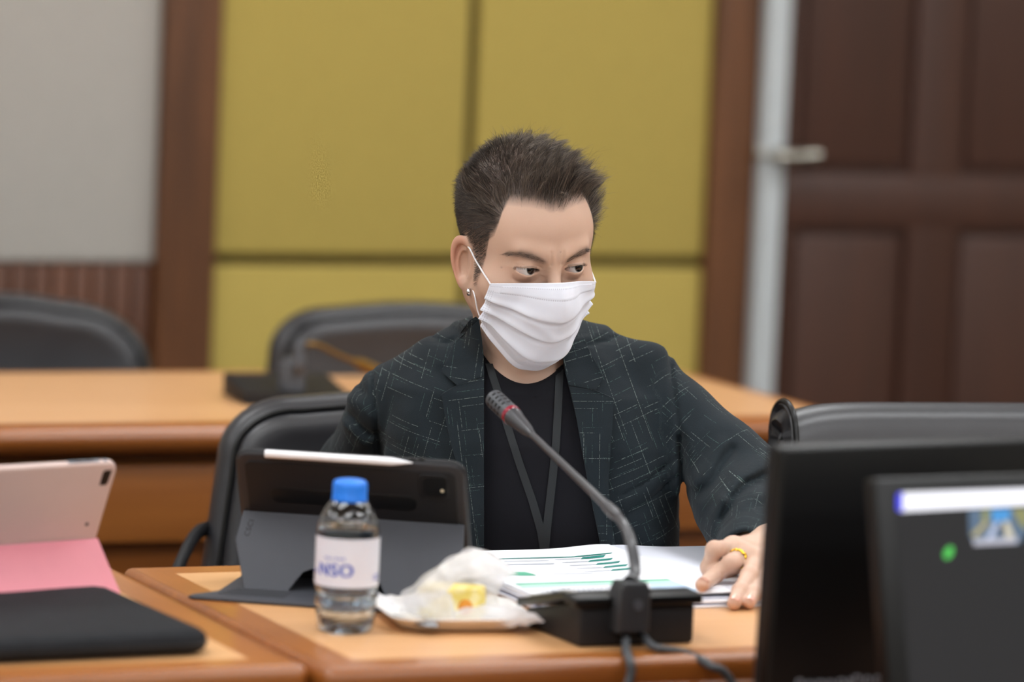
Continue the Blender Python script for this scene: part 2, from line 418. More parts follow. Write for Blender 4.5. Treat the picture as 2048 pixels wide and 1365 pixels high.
def back_outline(wt, wb, h, r, n=10, crown=0.012):
    P = []
    def arc(cx, cz, a0, rx, rz):
        for i in range(n+1):
            a = math.radians(a0+90*i/n); P.append((cx+rx*math.cos(a), cz+rz*math.sin(a)))
    arc(wt/2-r, h-r*0.8, 0, r, r*0.8); 
    for i in range(1, 6): P.append((wt/2-r-(wt-2*r)*i/6, h+crown*math.sin(math.pi*i/6)))
    arc(-wt/2+r, h-r*0.8, 90, r, r*0.8)
    for i in range(1, 6): P.append((-wt/2-(wb-wt)/2*i/6, (h-r*0.8)*(1-i/6)+0.05*i/6))
    arc(-wb/2+0.05, 0.05, 180, 0.05, 0.05); arc(wb/2-0.05, 0.05, 270, 0.05, 0.05)
    for i in range(1, 6): P.append((wb/2-(wb-wt)/2*i/6, 0.05+(h-r*0.8-0.05)*i/6))
    return P
def inset(P, d):
    P = np.array(P); N = len(P); c = P.mean(0); o = []
    for i in range(N):
        tg = P[(i+1) % N]-P[i-1]; nn = np.array([tg[1], -tg[0]]); nn /= np.linalg.norm(nn)
        if (P[i]-c) @ nn < 0: nn = -nn
        o.append(P[i]-nn*d)
    return o
def chair(label, loc, rz, top, wt=0.52, wb=0.58, r=0.13, tilt=8, seat_z=0.46, rolled=False):
    t = thing('office_chair', label, 'chair', loc, rz, 'black leather chairs')
    h = top-(seat_z+0.02)
    mt = Matrix.Translation((0, 0.24, seat_z+0.02)) @ Matrix.Rotation(math.radians(-tilt), 4, 'X')
    if not rolled:
        out = back_outline(wt, wb, h, r)
        pad('backrest', out, 0.035, 0.04, m_leather, t, mt, 0.25, rr=0.022)
        pad('back_cushion', inset(out, 0.024), 0.052, -0.01, m_leather, t, mt, 0.25, rr=0.02, dish=0.014)
        ip = inset(out, 0.021); path = [(p[0], -0.036-0.25*p[0]**2, p[1]) for p in ip]+[(ip[0][0], -0.036-0.25*ip[0][0]**2, ip[0][1])]
        bm = bmesh.new(); add_tube(bm, path, 0.0035, 8); bm.transform(mt); from_bm('piping', bm, m_black, t, angle=50)
    else:
        # thick back whose padding rolls forward over the top; side profile swept across the width
        prof = [(0.05, 0), (0.055, h*0.3), (0.055, h*0.6), (0.055, h-0.05), (0.05, h-0.022), (0.036, h-0.006), (0.014, h), (-0.008, h-0.006), (-0.024, h-0.022), (-0.030, h-0.050), (-0.031, h-0.09), (-0.030, h-0.14), (-0.029, h*0.6), (-0.033, h*0.35), (-0.035, h*0.15), (-0.02, 0)]
        prof = [tuple(p) for p in catmull(prof, 4)]
        bm = bmesh.new(); xs = np.linspace(-wt/2, wt/2, 26); rg = []
        for x in xs: rg.append([bm.verts.new((x, y-0.12*x*x, z-0.12*(abs(x)/(wt/2))**6*0.12)) for y, z in prof])
        for A, B in zip(rg, rg[1:]):
            for i in range(len(prof)): bm.faces.new([A[i], A[(i+1) % len(prof)], B[(i+1) % len(prof)], B[i]])
        bm.faces.new(rg[0]); bm.faces.new(rg[-1]); bm.transform(mt); from_bm('backrest', bm, m_leather, t, angle=50)
        for s in (-1, 1):
            bm = bmesh.new(); c = np.array([0.012, h*0.62]); N = len(prof)
            # puckered end cap with piping
            rings = []
            for f, dx_ in ((1.0, 0.0), (0.93, 0.006), (0.8, 0.004), (0.55, 0.010), (0.25, 0.004), (0.03, 0.006)):
                rr_ = []
                for i, (y, z) in enumerate(prof):
                    cc = np.array([0.012, min(z, h-0.05)]); q = cc+(np.array([y, z])-cc)*f
                    rr_.append(bm.verts.new((s*(wt/2+dx_+0.0025*math.sin(z*160+f*9)*(f < 0.9)), q[0]-0.12*(wt/2)**2, q[1])))
                rings.append(rr_)
            for A, B in zip(rings, rings[1:]):
                for i in range(N): bm.faces.new([A[i], A[(i+1) % N], B[(i+1) % N], B[i]])
            bm.transform(mt); from_bm('end_cap', bm, m_leather, t, angle=50)
            pp = [(s*(wt/2+0.001), y-0.12*(wt/2)**2, z) for y, z in prof]; bm = bmesh.new(); add_tube(bm, pp, 0.004, 8); bm.transform(mt); from_bm('piping', bm, m_black, t, angle=50)
    pad('seat', back_outline(0.5, 0.5, 0.5, 0.08), 0.05, 0.05, m_leather, t, Matrix.Translation((0, 0.22, seat_z-0.03)) @ Matrix.Rotation(math.radians(-90), 4, 'X') , 0.0, rr=0.03)
    for s in (-1, 1):
        pth = catmull([(s*0.26, 0.27, seat_z+0.235), (s*0.295, 0.21, seat_z+0.228), (s*0.335, 0.06, seat_z+0.165), (s*0.345, -0.06, seat_z+0.14), (s*0.33, -0.15, seat_z+0.11), (s*0.30, -0.15, seat_z+0.02), (s*0.22, -0.10, seat_z-0.05)], 8)
        tube('armrest', pth, 0.0075, m_dark, t, 12, flat=1.3)
    tube('pedestal', [(0, 0, seat_z-0.07), (0, 0, 0.1)], [0.03, 0.025], m_dark, t, 16)
    for i in range(5):
        a = 2*math.pi*i/5+0.3
        lg = tube('base_leg', [(0, 0, 0.11), (0.16*math.cos(a), 0.16*math.sin(a), 0.09), (0.28*math.cos(a), 0.28*math.sin(a), 0.07)], [0.03, 0.022, 0.016], m_dark, t, 10)
        lathe('caster', [(0, -0.012), (0.022, -0.012), (0.025, -0.008), (0.025, 0.008), (0.022, 0.012), (0, 0.012)], m_dark, t, 20, Matrix.Translation((0.28*math.cos(a), 0.28*math.sin(a), 0.0252)) @ Matrix.Rotation(math.pi/2, 4, 'X'))
    return t
def chair_at(label, top_px, D, rz, **kw):
    p = at_d(top_px[0], top_px[1], D)
    c, s = math.cos(rz), math.sin(rz)
    off = np.array([-s*0.31, c*0.31]) if not kw.get('rolled') else np.array([-s*0.30, c*0.30])
    return chair(label, (p[0]-off[0], p[1]-off[1], 0), rz, float(p[2]), **kw)
chair_at('black leather chair the masked person sits in', (832, 789), 5.60, -0.30, wt=0.53, wb=0.59, r=0.105)
chair_at('empty black leather chair behind the back desk, left of the seated person', (835, 610), 7.0, -0.15, wt=0.52, wb=0.57, r=0.10)
chair_at('empty black leather chair at the left edge, behind the back desk before wood slats', (0, 592), 7.0, -0.08, wt=0.50, wb=0.58, r=0.15)
chair_at('black leather chair with rolled top behind the black monitor at right', (1906, 797), 5.3, -0.10, wt=0.44, rolled=True, tilt=10)
# ---------------------------------------------------------------- back desk microphone
mb = at_z(604, 812, 0.75)
t = thing('conference_microphone', 'dark desk microphone with brass gooseneck on the back desk', 'microphone', (mb[0], mb[1]+0.07, 0.7504), -0.1)
bm = bmesh.new(); add_prism(bm, [(-0.07, 0), (0.07, 0), (0.07, 0.034), (-0.07, 0.018)], -0.085, 0.085, 0.004, 2, Matrix.Rotation(math.pi/2, 4, 'Z') @ Matrix.Rotation(math.pi/2, 4, 'X'))
from_bm('microphone_base', bm, m_dark, t, angle=35)
lathe('neck_socket', [(0, 0), (0.022, 0), (0.02, 0.035), (0.012, 0.05), (0, 0.05)], m_grey, t, 24, Matrix.Translation((0, -0.03, 0.02)))
p_w = lambda px, py, D: (Matrix.Rotation(0.1, 4, 'Z') @ (Vector(at_d(px, py, D))-Vector((mb[0], mb[1]+0.07, 0.7504))))
tube('gooseneck_lower', catmull([(0, -0.03, 0.06), tuple(p_w(598, 740, 6.45)), tuple(p_w(600, 700, 6.45)), tuple(p_w(612, 688, 6.45))], 6), 0.009, m_grey, t)
tube('gooseneck', catmull([tuple(p_w(612, 688, 6.45)), tuple(p_w(640, 692, 6.46)), tuple(p_w(680, 712, 6.48)), tuple(p_w(712, 724, 6.5))], 6), 0.0036, m_brass, t)
tube('microphone_head', [tuple(p_w(705, 721, 6.5)), tuple(p_w(722, 728, 6.51)), tuple(p_w(765, 748, 6.54))], [0.004, 0.009, 0.009], m_brass, t, 14)

# ---------------------------------------------------------------- tablet in its charcoal stand case
A33 = math.radians(-33)
o0 = at_z(468, 907, 0.905)
org = np.array([o0[0], o0[1], 0.7508])
t = thing('tablet', 'tablet in a charcoal case standing on its flap stand, back towards the camera', 'tablet', tuple(org), A33)
TW, TH, LEAN = 0.262, 0.182, math.radians(59)
# local: x along the tablet, +y away from the camera; tablet top at y=0, z=0.155
mt = Matrix.Translation((0, TH*math.cos(LEAN), 0.0)) @ Matrix.Rotation(-(math.pi/2-LEAN)+math.pi/2+math.pi, 4, 'X')
def tl(x, s, d=0.0):   # x, distance s up the back from the bottom edge, d out of the back towards the camera
    y = TH*math.cos(LEAN)-s*math.cos(LEAN)-d*math.sin(LEAN); z = s*math.sin(LEAN)-d*math.cos(LEAN)*-1
    return Vector((x, y, z))
def tmat(x, s, d=0.0):
    X = Vector((1, 0, 0)); S = Vector((0, -math.cos(LEAN), math.sin(LEAN))); Dn = X.cross(S)   # Dn points to the back's outside
    if Dn.y > 0: Dn = -Dn
    m = Matrix.Identity(4); o = tl(x, s, d)
    for i in range(3): m[i][0] = X[i]; m[i][1] = S[i]; m[i][2] = (X.cross(S))[i]; m[i][3] = o[i]
    return m
# X x S = (0,-sin, -cos)... local z of tmat points out of the back, downwards-near
cm = tmat(TW/2, TH/2)
def lay(name, outl, z0, z1, mat, bev=0.0, off=(0, 0), parent=None):
    m = cm @ Matrix.Translation((off[0], off[1], 0)); return prism(name, outl, z0, z1, mat, parent or t, bev, 3, m)
case = lay('case_shell', round_rect(TW, TH, 0.017), -0.012, 0.0, m_case, 0.0045)
lay('case_bumper', round_rect(TW+0.002, TH+0.002, 0.018), -0.010, -0.002, m_dark, 0.003)
lay('tablet_screen', round_rect(TW-0.02, TH-0.02, 0.01), -0.0135, -0.0115, m_black)
lay('back_cover', round_rect(TW-0.022, TH-0.022, 0.008), -0.001, 0.0016, m_dark, 0.0007)
lay('grip_slot', round_rect(0.168, 0.021, 0.0104, 10), 0.001, 0.0022, m_black, 0.0004, (0.0-0.01, 0.034))
cam_b = lay('camera_window', round_rect(0.034, 0.034, 0.008), 0.001, 0.0034, m_dark, 0.001, (TW/2-0.036, TH/2-0.030))
lay('camera_glass', round_rect(0.026, 0.026, 0.006), 0.0034, 0.0040, m_black, 0.0, (TW/2-0.034, TH/2-0.029), cam_b)
lay('flash_lens', round_rect(0.004, 0.004, 0.0019), 0.0038, 0.0044, plain('flash_lens', '#e8dcc0', 0.3), 0.0, (TW/2-0.026, TH/2-0.034), cam_b)
for dx_ in (0.072, 0.082): lay('volume_button', round_rect(0.0085, 0.004, 0.0018), -0.008, -0.004, m_black, 0.0008, (dx_-0.0, TH/2+0.0006))
# folding support flap
sT, xF = TH*0.53, TW
pT = tl(0, sT, 0.003); foot_y = -0.008
fl = Vector((0, foot_y-pT.y, 0.002-pT.z)); FL = fl.length; S = fl.normalized()
m = Matrix.Identity(4); Z = Vector((1, 0, 0)).cross(-S)
for i in range(3): m[i][0] = (1, 0, 0)[i]; m[i][1] = -S[i]; m[i][2] = Z[i]; m[i][3] = (pT+S*FL)[i]
o = [(0.004, FL), (0.0, FL*0.62), (0.019, 0.0), (0.068, 0.0), (0.078, 0.018), (0.083, 0.026), (0.092, 0.030), (0.158, 0.030), (0.167, 0.026), (0.172, 0.018), (0.182, 0.0), (0.232, 0.0), (TW-0.001, FL*0.62), (TW-0.004, FL)]
prism('support_flap', o, -0.0025, 0.0, m_flap, t, 0.0005, 1, m)
o = [(-0.022, -0.085), (TW+0.0, -0.085), (TW+0.004, -0.075), (TW+0.004, TH*math.cos(LEAN)+0.012), (-0.004, TH*math.cos(LEAN)+0.012), (-0.004, -0.035), (-0.012, -0.050), (-0.024, -0.066), (-0.028, -0.078)]
prism('stand_base', o, 0.0, 0.0035, m_flap, t, 0.001, 2)
for i in range(5):
    yy = -0.016-0.0095*i; tube('base_groove', [(0.012-0.003*i, yy, 0.0036), (0.075, yy, 0.0036)], 0.0007, m_case, t, 6); tube('base_groove', [(TW-0.08, yy, 0.0036), (TW-0.012, yy, 0.0036)], 0.0007, m_case, t, 6)
# stylus on the top edge
mo = Matrix.Translation(org) @ Matrix.Rotation(A33, 4, 'Z')
a = mo @ (cm @ Vector((-TW/2+0.036, TH/2+0.0012, 0.0015))); b_ = mo @ (cm @ Vector((TW/2-0.058, TH/2+0.0012, 0.0015)))
dv = (b_-a)
m_wp = plain('white_plastic', '#eeeef2', 0.3, 0.02, coat=0.4)
pth = [a, a+dv*0.004, a+dv*0.85, a+dv*0.87, a+dv*0.93, a+dv*0.995, b_]
sty = tube('stylus', [tuple(p-a) for p in pth], [0.0040, 0.0047, 0.0047, 0.0044, 0.0028, 0.0008, 0.0004], m_wp, None, 20)
sty.location = a; tag(sty, 'white stylus lying along the top edge of the charcoal tablet case', 'stylus')
# small maker's word pressed into the flap, reads sideways
def text(name, s, size, mat, parent, m, ext=0.0002, bold=0.0):
    cu = bpy.data.curves.new(name, 'FONT'); cu.body = s; cu.size = size; cu.space_character = 1.12; cu.extrude = ext; cu.align_x = 'CENTER'; cu.align_y = 'CENTER'; cu.offset = bold
    tmp = bpy.data.objects.new(name, cu); COL.objects.link(tmp); dg = bpy.context.evaluated_depsgraph_get()
    me = bpy.data.meshes.new_from_object(tmp.evaluated_get(dg)); bpy.data.objects.remove(tmp); me.transform(m)
    return link(name, me, mat, parent)
text('case_word', 'CSCI', 0.009, m_dark, t, m @ Matrix.Translation((0.014, FL*0.78, 0.0002)) @ Matrix.Rotation(math.radians(80), 4, 'Z'))

# ---------------------------------------------------------------- pale pink tablet
m_pk = plain('pale_pink_case', '#cdb4ac', 0.45, 0.03, coat=0.1); m_pf = plain('rose_cover', '#d4828e', 0.6, 0.04, 40, 0.1, 1200)
A15 = math.radians(15); c0 = at_z(239, 949, 0.896)
TW2, TH2, LE2 = 0.245, 0.174, math.radians(66)
# origin: right bottom corner of the tablet on the desk
top_off = Vector((0, -TH2*math.cos(LE2), 0)); R15 = Matrix.Rotation(A15, 4, 'Z')
org2 = Vector((c0[0], c0[1], 0.7508))-(R15 @ top_off)
t = thing('tablet', 'tablet in a pale pink case propped on its rose cover at the left', 'tablet', tuple(org2), A15)
S2 = Vector((0, -math.cos(LE2), math.sin(LE2))); X = Vector((1, 0, 0)); Z2 = X.cross(S2)
def pm(x, s):
    m = Matrix.Identity(4); o = Vector((x, 0, 0))+S2*s
    for i in range(3): m[i][0] = X[i]; m[i][1] = S2[i]; m[i][2] = Z2[i]; m[i][3] = o[i]
    return m
c2 = pm(-TW2/2, TH2/2)
prism('case_shell', round_rect(TW2, TH2, 0.014), -0.0095, 0.0, m_pk, t, 0.004, 4, c2)
prism('tablet_screen', round_rect(TW2-0.012, TH2-0.012, 0.01), -0.0105, -0.009, m_black, t, 0, 1, c2)
m_slot = plain('slot_grey', '#5d646e', 0.4)
def side(px0, px1): return
cam_p = prism('camera_opening', [(-0.005, -0.010), (0.003, -0.010), (0.005, -0.007), (0.006, 0.009), (-0.003, 0.009), (-0.005, 0.006)], -0.001, 0.0004, m_black, t, 0, 1, c2 @ Matrix.Translation((TW2/2-0.013, TH2/2-0.019, 0)))
prism('microphone_hole', round_rect(0.0045, 0.0045, 0.0022), -0.001, 0.0003, m_dark, t, 0, 1, c2 @ Matrix.Translation((TW2/2-0.019, TH2/2-0.079, 0)))
box('button_slot', (0.040, 0.0012, 0.0048), (0, 0, 0), m_slot, t, 0.0005, 2, c2 @ Matrix.Translation((TW2/2-0.044, TH2/2+0.0001, -0.0048)) )
for xx in (-0.050, -0.036): box('volume_button', (0.012, 0.0016, 0.003), (0, 0, 0), m_grey, t, 0.0005, 2, c2 @ Matrix.Translation((TW2/2+xx, TH2/2+0.0004, -0.0048)))
box('edge_hole', (0.0045, 0.0012, 0.0045), (0, 0, 0), m_slot, t, 0.0005, 2, c2 @ Matrix.Translation((TW2/2-0.0165, TH2/2+0.0001, -0.0048)))
# folded cover: triangle against the back
sr = 0.075; ry = -sr*math.cos(LE2)-0.002; rz_ = sr*math.sin(LE2)
bm = bmesh.new()
pr = [(ry, rz_+0.001), (ry-0.062, 0.001), (ry-0.059, 0.0), (0.0, 0.0), (0.0, 0.003), (ry-0.054, 0.003), (ry, rz_-0.004)]
rg = [[bm.verts.new((x, y, z)) for y, z in pr] for x in (-TW2+0.004, -0.0005)]
for i in range(len(pr)): bm.faces.new([rg[0][i], rg[0][(i+1) % len(pr)], rg[1][(i+1) % len(pr)], rg[1][i]])
bm.faces.new(rg[0]); bm.faces.new(rg[1]); from_bm('folding_cover', bm, m_pf, t)

# ---------------------------------------------------------------- black padded sleeve
m_neo = G('black_neoprene'); v = m_neo.coord(); m_neo.color(m_neo.mix(m_neo.noise(v, 40, 3), lin('#17181a'), lin('#232427'))); m_neo.set(rough=0.9, spec=0.2); m_neo.bump(m_neo.noise(v, 900, 2), 0.5, 0.0006); m_neo = m_neo.m
NR = at_z(432, 1290, 0.762); NL = at_z(-60, 1312, 0.762); BR = at_z(262, 1156, 0.762)
xd = (NR-NL)/np.linalg.norm(NR-NL); yd = BR-NR; yd = yd-xd*(yd @ xd); hgt = float(np.linalg.norm(yd)); yd /= hgt
SWd, SDp = 0.30, hgt+0.0
cen = NR-xd*SWd/2+yd*SDp/2
t = thing('laptop_sleeve', 'black padded sleeve with rounded corners lying on the left desk', 'laptop sleeve', (cen[0], cen[1], 0.7512), math.atan2(xd[1], xd[0]))
def slv(zc, hh, grow, n=8):
    P = round_rect(SWd+grow, SDp+grow, 0.028, n); return P
bm = bmesh.new(); rings = []
prof = [(0.12, 0), (0.03, 0.0), (0.008, 0.001), (0.0015, 0.005), (0.0, 0.0115), (0.0015, 0.018), (0.007, 0.0225), (0.02, 0.0245), (0.05, 0.0252), (0.1, 0.025), (0.13, 0.025)]
for ins, z in prof:
    s = [(x*(SWd-2*ins)/SWd, y*(SDp-2*ins)/SDp) for x, y in round_rect(SWd, SDp, 0.03, 9)] if ins > 0.02 else round_rect(SWd-2*ins, SDp-2*ins, 0.03-ins, 9)
    rings.append([bm.verts.new((x, y, z*(1.0+0.03*math.sin(14*x+3)*math.sin(11*y)) if z > 0.01 else z)) for x, y in s])
for a_, b2 in zip(rings, rings[1:]):
    for i in range(len(a_)): bm.faces.new([a_[i], a_[(i+1) % len(a_)], b2[(i+1) % len(a_)], b2[i]])
bm.faces.new(rings[0]); bm.faces.new(rings[-1]); from_bm('sleeve_body', bm, m_neo, t, angle=60)
sp = [(x, y, 0.0115) for x, y in round_rect(SWd+0.0004, SDp+0.0004, 0.03, 9)]; sp.append(sp[0])
tube('zip_seam', sp, 0.0012, m_black, t, 8)

# ---------------------------------------------------------------- water bottle
bp = at_z(689, 1262, 0.75)
t = thing('water_bottle', 'small clear water bottle with blue cap and white label', 'bottle', (bp[0], bp[1], 0.7505), -YAW)
t.scale = (0.985, 0.985, 0.965)
m_pet = G('clear_plastic').set(rough=0.02, trans=1.0, ior=1.42); m_pet.color((0.93, 0.97, 1.0, 1)); m_pet = m_pet.m
m_wat = G('water').set(rough=0.0, trans=1.0, ior=1.33); m_wat.color((0.86, 0.94, 1.0, 1)); m_wat = m_wat.m
outp = [(0.0, 0.006), (0.012, 0.004), (0.022, 0.0015), (0.027, 0.0), (0.0305, 0.004), (0.0318, 0.012), (0.0325, 0.020), (0.0305, 0.0235), (0.0305, 0.026), (0.033, 0.029), (0.0338, 0.034), (0.0335, 0.039), (0.0315, 0.042), (0.0315, 0.0445), (0.0338, 0.048), (0.0342, 0.052), (0.0342, 0.056), (0.0344, 0.075), (0.0344, 0.103), (0.0342, 0.108), (0.0335, 0.115), (0.0315, 0.124), (0.028, 0.133), (0.0225, 0.1415), (0.0165, 0.147), (0.0138, 0.1495), (0.0132, 0.152), (0.0132, 0.158), (0.0132, 0.168)]
outp = [(r, z) for r, z in outp]
outp = [tuple(p) for p in catmull(outp, 3)]; outp[0] = (0.0, outp[0][1])
inn = [(max(r-0.0005, 0.0), z+(0.0005 if z < 0.1 else 0)) for r, z in outp]; inn[0] = (0.0, inn[0][1])
lathe('bottle_wall', outp+inn[::-1], m_pet, t, 64, angle=80)
wl = [(max(r-0.00055, 0), z) for r, z in inn if z < 0.116]; wl[0] = (0.0, wl[0][1])
lathe('water', wl+[(wl[-1][0], 0.1165), (0.0, 0.1165)], m_wat, t, 64, angle=60)
m_cap = plain('blue_cap', '#1f7be6', 0.4, 0.03)
bm = bmesh.new(); n = 96; prof = [(0, 0.1685), (0.013, 0.1685), (0.0165, 0.1675), (0.0182, 0.165), (0.0186, 0.161), (0.0186, 0.150), (0.0192, 0.1485), (0.0192, 0.1455), (0.0175, 0.1445), (0.0150, 0.1445)]
add_lathe(bm, prof, n)
for v_ in bm.verts:
    r = math.hypot(v_.co.x, v_.co.y); a = math.atan2(v_.co.y, v_.co.x)
    if 0.149 < v_.co.z < 0.166 and r > 0.018: v_.co.x *= 1+0.012*math.cos(a*48); v_.co.y *= 1+0.012*math.cos(a*48)
from_bm('cap', bm, m_cap, t, angle=50)
m_lab = G('label_film').set(rough=0.35); m_lab.color(lin('#e6eaf6')); m_lab.set(alpha=0.93); m_lab = m_lab.m
lr = 0.0347
lab = lathe('label', [(lr, 0.0525), (lr, 0.1065)], m_lab, t, 72)
m_ink = plain('blue_ink', '#2c4bbd', 0.4)
def curved_text(s, size, ang, z, mat, parent, bold=0.0, name='label_lettering', sx=1.0, r=lr+0.0003):
    o = text(name, s, size, mat, parent, Matrix.Identity(4), 0.0, bold)
    for v_ in o.data.vertices:
        a = -math.pi/2+ang+v_.co.x*sx/r; zz = v_.co.y+z; v_.co = (r*math.cos(a), r*math.sin(a), zz)
    return o
NSO = curved_text('NSO', 0.0196, -0.36, 0.071, m_ink, lab, 0.0)
# heavier strokes: the same letters again, shifted by a stroke's width, in the one mesh
bm = bmesh.new(); bm.from_mesh(NSO.data); q = bmesh.new(); q.from_mesh(NSO.data)
for k_ in (-0.020, -0.010, 0.010, 0.020):
    r_ = q.copy(); merge(bm, r_, Matrix.Rotation(k_, 4, 'Z') @ Matrix.Scale(1+0.001*k_, 4))
bm.to_mesh(NSO.data); bm.free(); q.free()
def marks(a0, a1, z, h, seed, name='small_print'):
    rg_ = random.Random(seed); bm = bmesh.new(); a = a0; r = lr+0.0003
    while a < a1:
        w_ = rg_.uniform(0.012, 0.045); hh_ = h*rg_.uniform(0.6, 1.0)
        p = [(a, z), (min(a+w_, a1), z), (min(a+w_, a1), z+hh_), (a, z+hh_)]
        bm.faces.new([bm.verts.new((r*math.cos(-math.pi/2+x), r*math.sin(-math.pi/2+x), y)) for x, y in p]); a += w_+rg_.uniform(0.012, 0.03)
    return from_bm(name, bm, m_ink, lab)
marks(-0.74, -0.42, 0.0835, 0.0026, 1); marks(-0.34, -0.02, 0.0835, 0.0026, 2)
marks(-1.45, -1.05, 0.066, 0.0045, 3); marks(1.0, 1.4, 0.064, 0.0028, 4); marks(1.0, 1.4, 0.060, 0.0028, 5)
# drops inside the shoulder
random.seed(4); bm = bmesh.new()
for i in range(34):
    z = random.uniform(0.118, 0.138); a = random.uniform(-math.pi, 0)
    r = np.interp(z, [0.115, 0.124, 0.133, 0.1415], [0.0335, 0.0315, 0.028, 0.0225])-0.0009
    q = bmesh.new(); bmesh.ops.create_icosphere(q, subdivisions=2, radius=random.uniform(0.0008, 0.0016)); merge(bm, q, Matrix.Translation((r*math.cos(a), r*math.sin(a), z)))
dr = from_bm('water_drops', bm, m_wat, t, smooth=True); dr['kind'] = 'stuff'

# ---------------------------------------------------------------- plate, wrapped cake, spoon
P1, P2, P3 = at_z(845, 1274, 0.752), at_z(1015, 1272, 0.752), at_z(752, 1205, 0.752)
pc = at_z(902, 1243, 0.752); pa = math.atan2(P2[1]-P1[1], P2[0]-P1[0])-0.04
m_foam = plain('white_foam', '#e6e4e2', 0.6, 0.02, 200, 0.1, 900)
t = thing('plate', 'small white rectangular foam plate under the wrapped cake', 'plate', (pc[0], pc[1], 0.7506), pa)
PW, PD = 0.160, 0.150
bm = bmesh.new(); rings = []
for ins, z in ((0.06, 0.0), (0.024, 0.0), (0.016, 0.0015), (0.004, 0.0125), (0.0, 0.0145), (-0.0006, 0.0155), (0.0, 0.0165), (0.005, 0.0155), (0.0175, 0.004), (0.026, 0.0028), (0.06, 0.0026)):
    rings.append([bm.verts.new((x, y, z)) for x, y in ([(x*(PW-2*ins)/PW, y*(PD-2*ins)/PD) for x, y in round_rect(PW, PD, 0.03, 8)])])
for a_, b2 in zip(rings, rings[1:]):
    for i in range(len(a_)): bm.faces.new([a_[i], a_[(i+1) % len(a_)], b2[(i+1) % len(a_)], b2[i]])
bm.faces.new(rings[0]); bm.faces.new(rings[-1]); from_bm('plate_body', bm, m_foam, t, angle=50)
m_cake = G('sponge_cake'); v = m_cake.coord(); m_cake.color(m_cake.mix(m_cake.ramp(m_cake.noise(v, 60, 4), [(0.42, (0, 0, 0, 1)), (0.62, (1, 1, 1, 1))]), lin('#e9d06a'), lin('#efe0a2'))); m_cake.set(rough=0.8); m_cake.bump(m_cake.noise(v, 400, 3), 0.8, 0.001); m_cake = m_cake.m
m_jam = plain('orange_filling', '#d98a1c', 0.5, 0.2, 200)
ck = at_e(900, 1222, float(pc @ EY)+0.012)
t = thing('cake_slice', 'piece of yellow sponge cake with orange filling inside clear wrapping', 'cake', (ck[0], ck[1], 0.7535), -YAW-0.15)
bm = bmesh.new(); add_box(bm, (0.070, 0.040, 0.036), (0.002, 0, 0.0185), None, 0.006, 3)
for v_ in bm.verts: v_.co += Vector((random.uniform(-1, 1), random.uniform(-1, 1), random.uniform(-1, 1)))*0.0006
from_bm('sponge', bm, m_cake, t, angle=50)
bm = bmesh.new(); q = bmesh.new(); bmesh.ops.create_icosphere(q, subdivisions=3, radius=0.008)
for v_ in q.verts: v_.co.y *= 0.35; v_.co.z *= 1.1
merge(bm, q, Matrix.Translation((0.020, -0.0200, 0.016))); from_bm('filling', bm, m_jam, t, smooth=True)
# clear film: crumpled cone wrapped over the cake, open corners standing up
m_film = G('clear_film'); v = m_film.coord(); fr = m_film.n('ShaderNodeLayerWeight'); fr.inputs[0].default_value = 0.55
tr = m_film.n('ShaderNodeBsdfTransparent'); gl = m_film.b; gl.inputs['Base Color'].default_value = lin('#e9e9ee'); gl.inputs['Roughness'].default_value = 0.25
tl2 = m_film.n('ShaderNodeBsdfTranslucent'); tl2.inputs[0].default_value = (0.85, 0.85, 0.88, 1); ad = m_film.n('ShaderNodeMixShader'); ad.inputs[0].default_value = 0.45
m_film.l(gl.outputs[0], ad.inputs[1]); m_film.l(tl2.outputs[0], ad.inputs[2])
mx = m_film.n('ShaderNodeMixShader'); cr = m_film.ramp(m_film.noise(v, 45, 3, 0.6), [(0.34, (0.80, 0.80, 0.80, 1)), (0.62, (1.0, 1.0, 1.0, 1))])
m_film.l(m_film.math('MULTIPLY', m_film.math('ADD', cr, m_film.math('MULTIPLY', fr.outputs['Facing'], 0.4)), 0.74), mx.inputs[0]); m_film.l(tr.outputs[0], mx.inputs[1]); m_film.l(ad.outputs[0], mx.inputs[2])
m_film.l(mx.outputs[0], m_film.out.inputs[0]); m_film = m_film.m
E0 = float(pc @ EY)
def pq(px, py, de=0.0): return at_e(px, py, E0+de)
cc = pq(900, 1200, 0)
t = thing('cake_wrapping', 'crumpled clear plastic film folded around the cake on the plate', 'wrapping', tuple(cc))
rng = random.Random(2)
def film(name, rows, sub=6, crump=0.0010):
    """rows: list of rows of (px, py, de); lofted sheet"""
    R_ = [catmull([pq(*p)-cc for p in r], sub) for r in rows]; R_ = np.array(R_); C_ = np.array([catmull(list(R_[:, i]), sub) for i in range(R_.shape[1])])
    nx, ny = C_.shape[:2]; V = C_.reshape(-1, 3)
    ph = [rng.uniform(0, 6) for _ in range(6)]
    V = V+np.stack([np.sin(V[:, 2]*210+V[:, 0]*150+ph[0])*crump, np.sin(V[:, 0]*190+V[:, 2]*260+ph[1])*crump, np.sin(V[:, 0]*170-V[:, 1]*230+ph[2])*crump], 1)
    Fc = [(i*ny+j, (i+1)*ny+j, (i+1)*ny+j+1, i*ny+j+1) for i in range(nx-1) for j in range(ny-1)]
    return from_np(name, V, Fc, m_film, t)
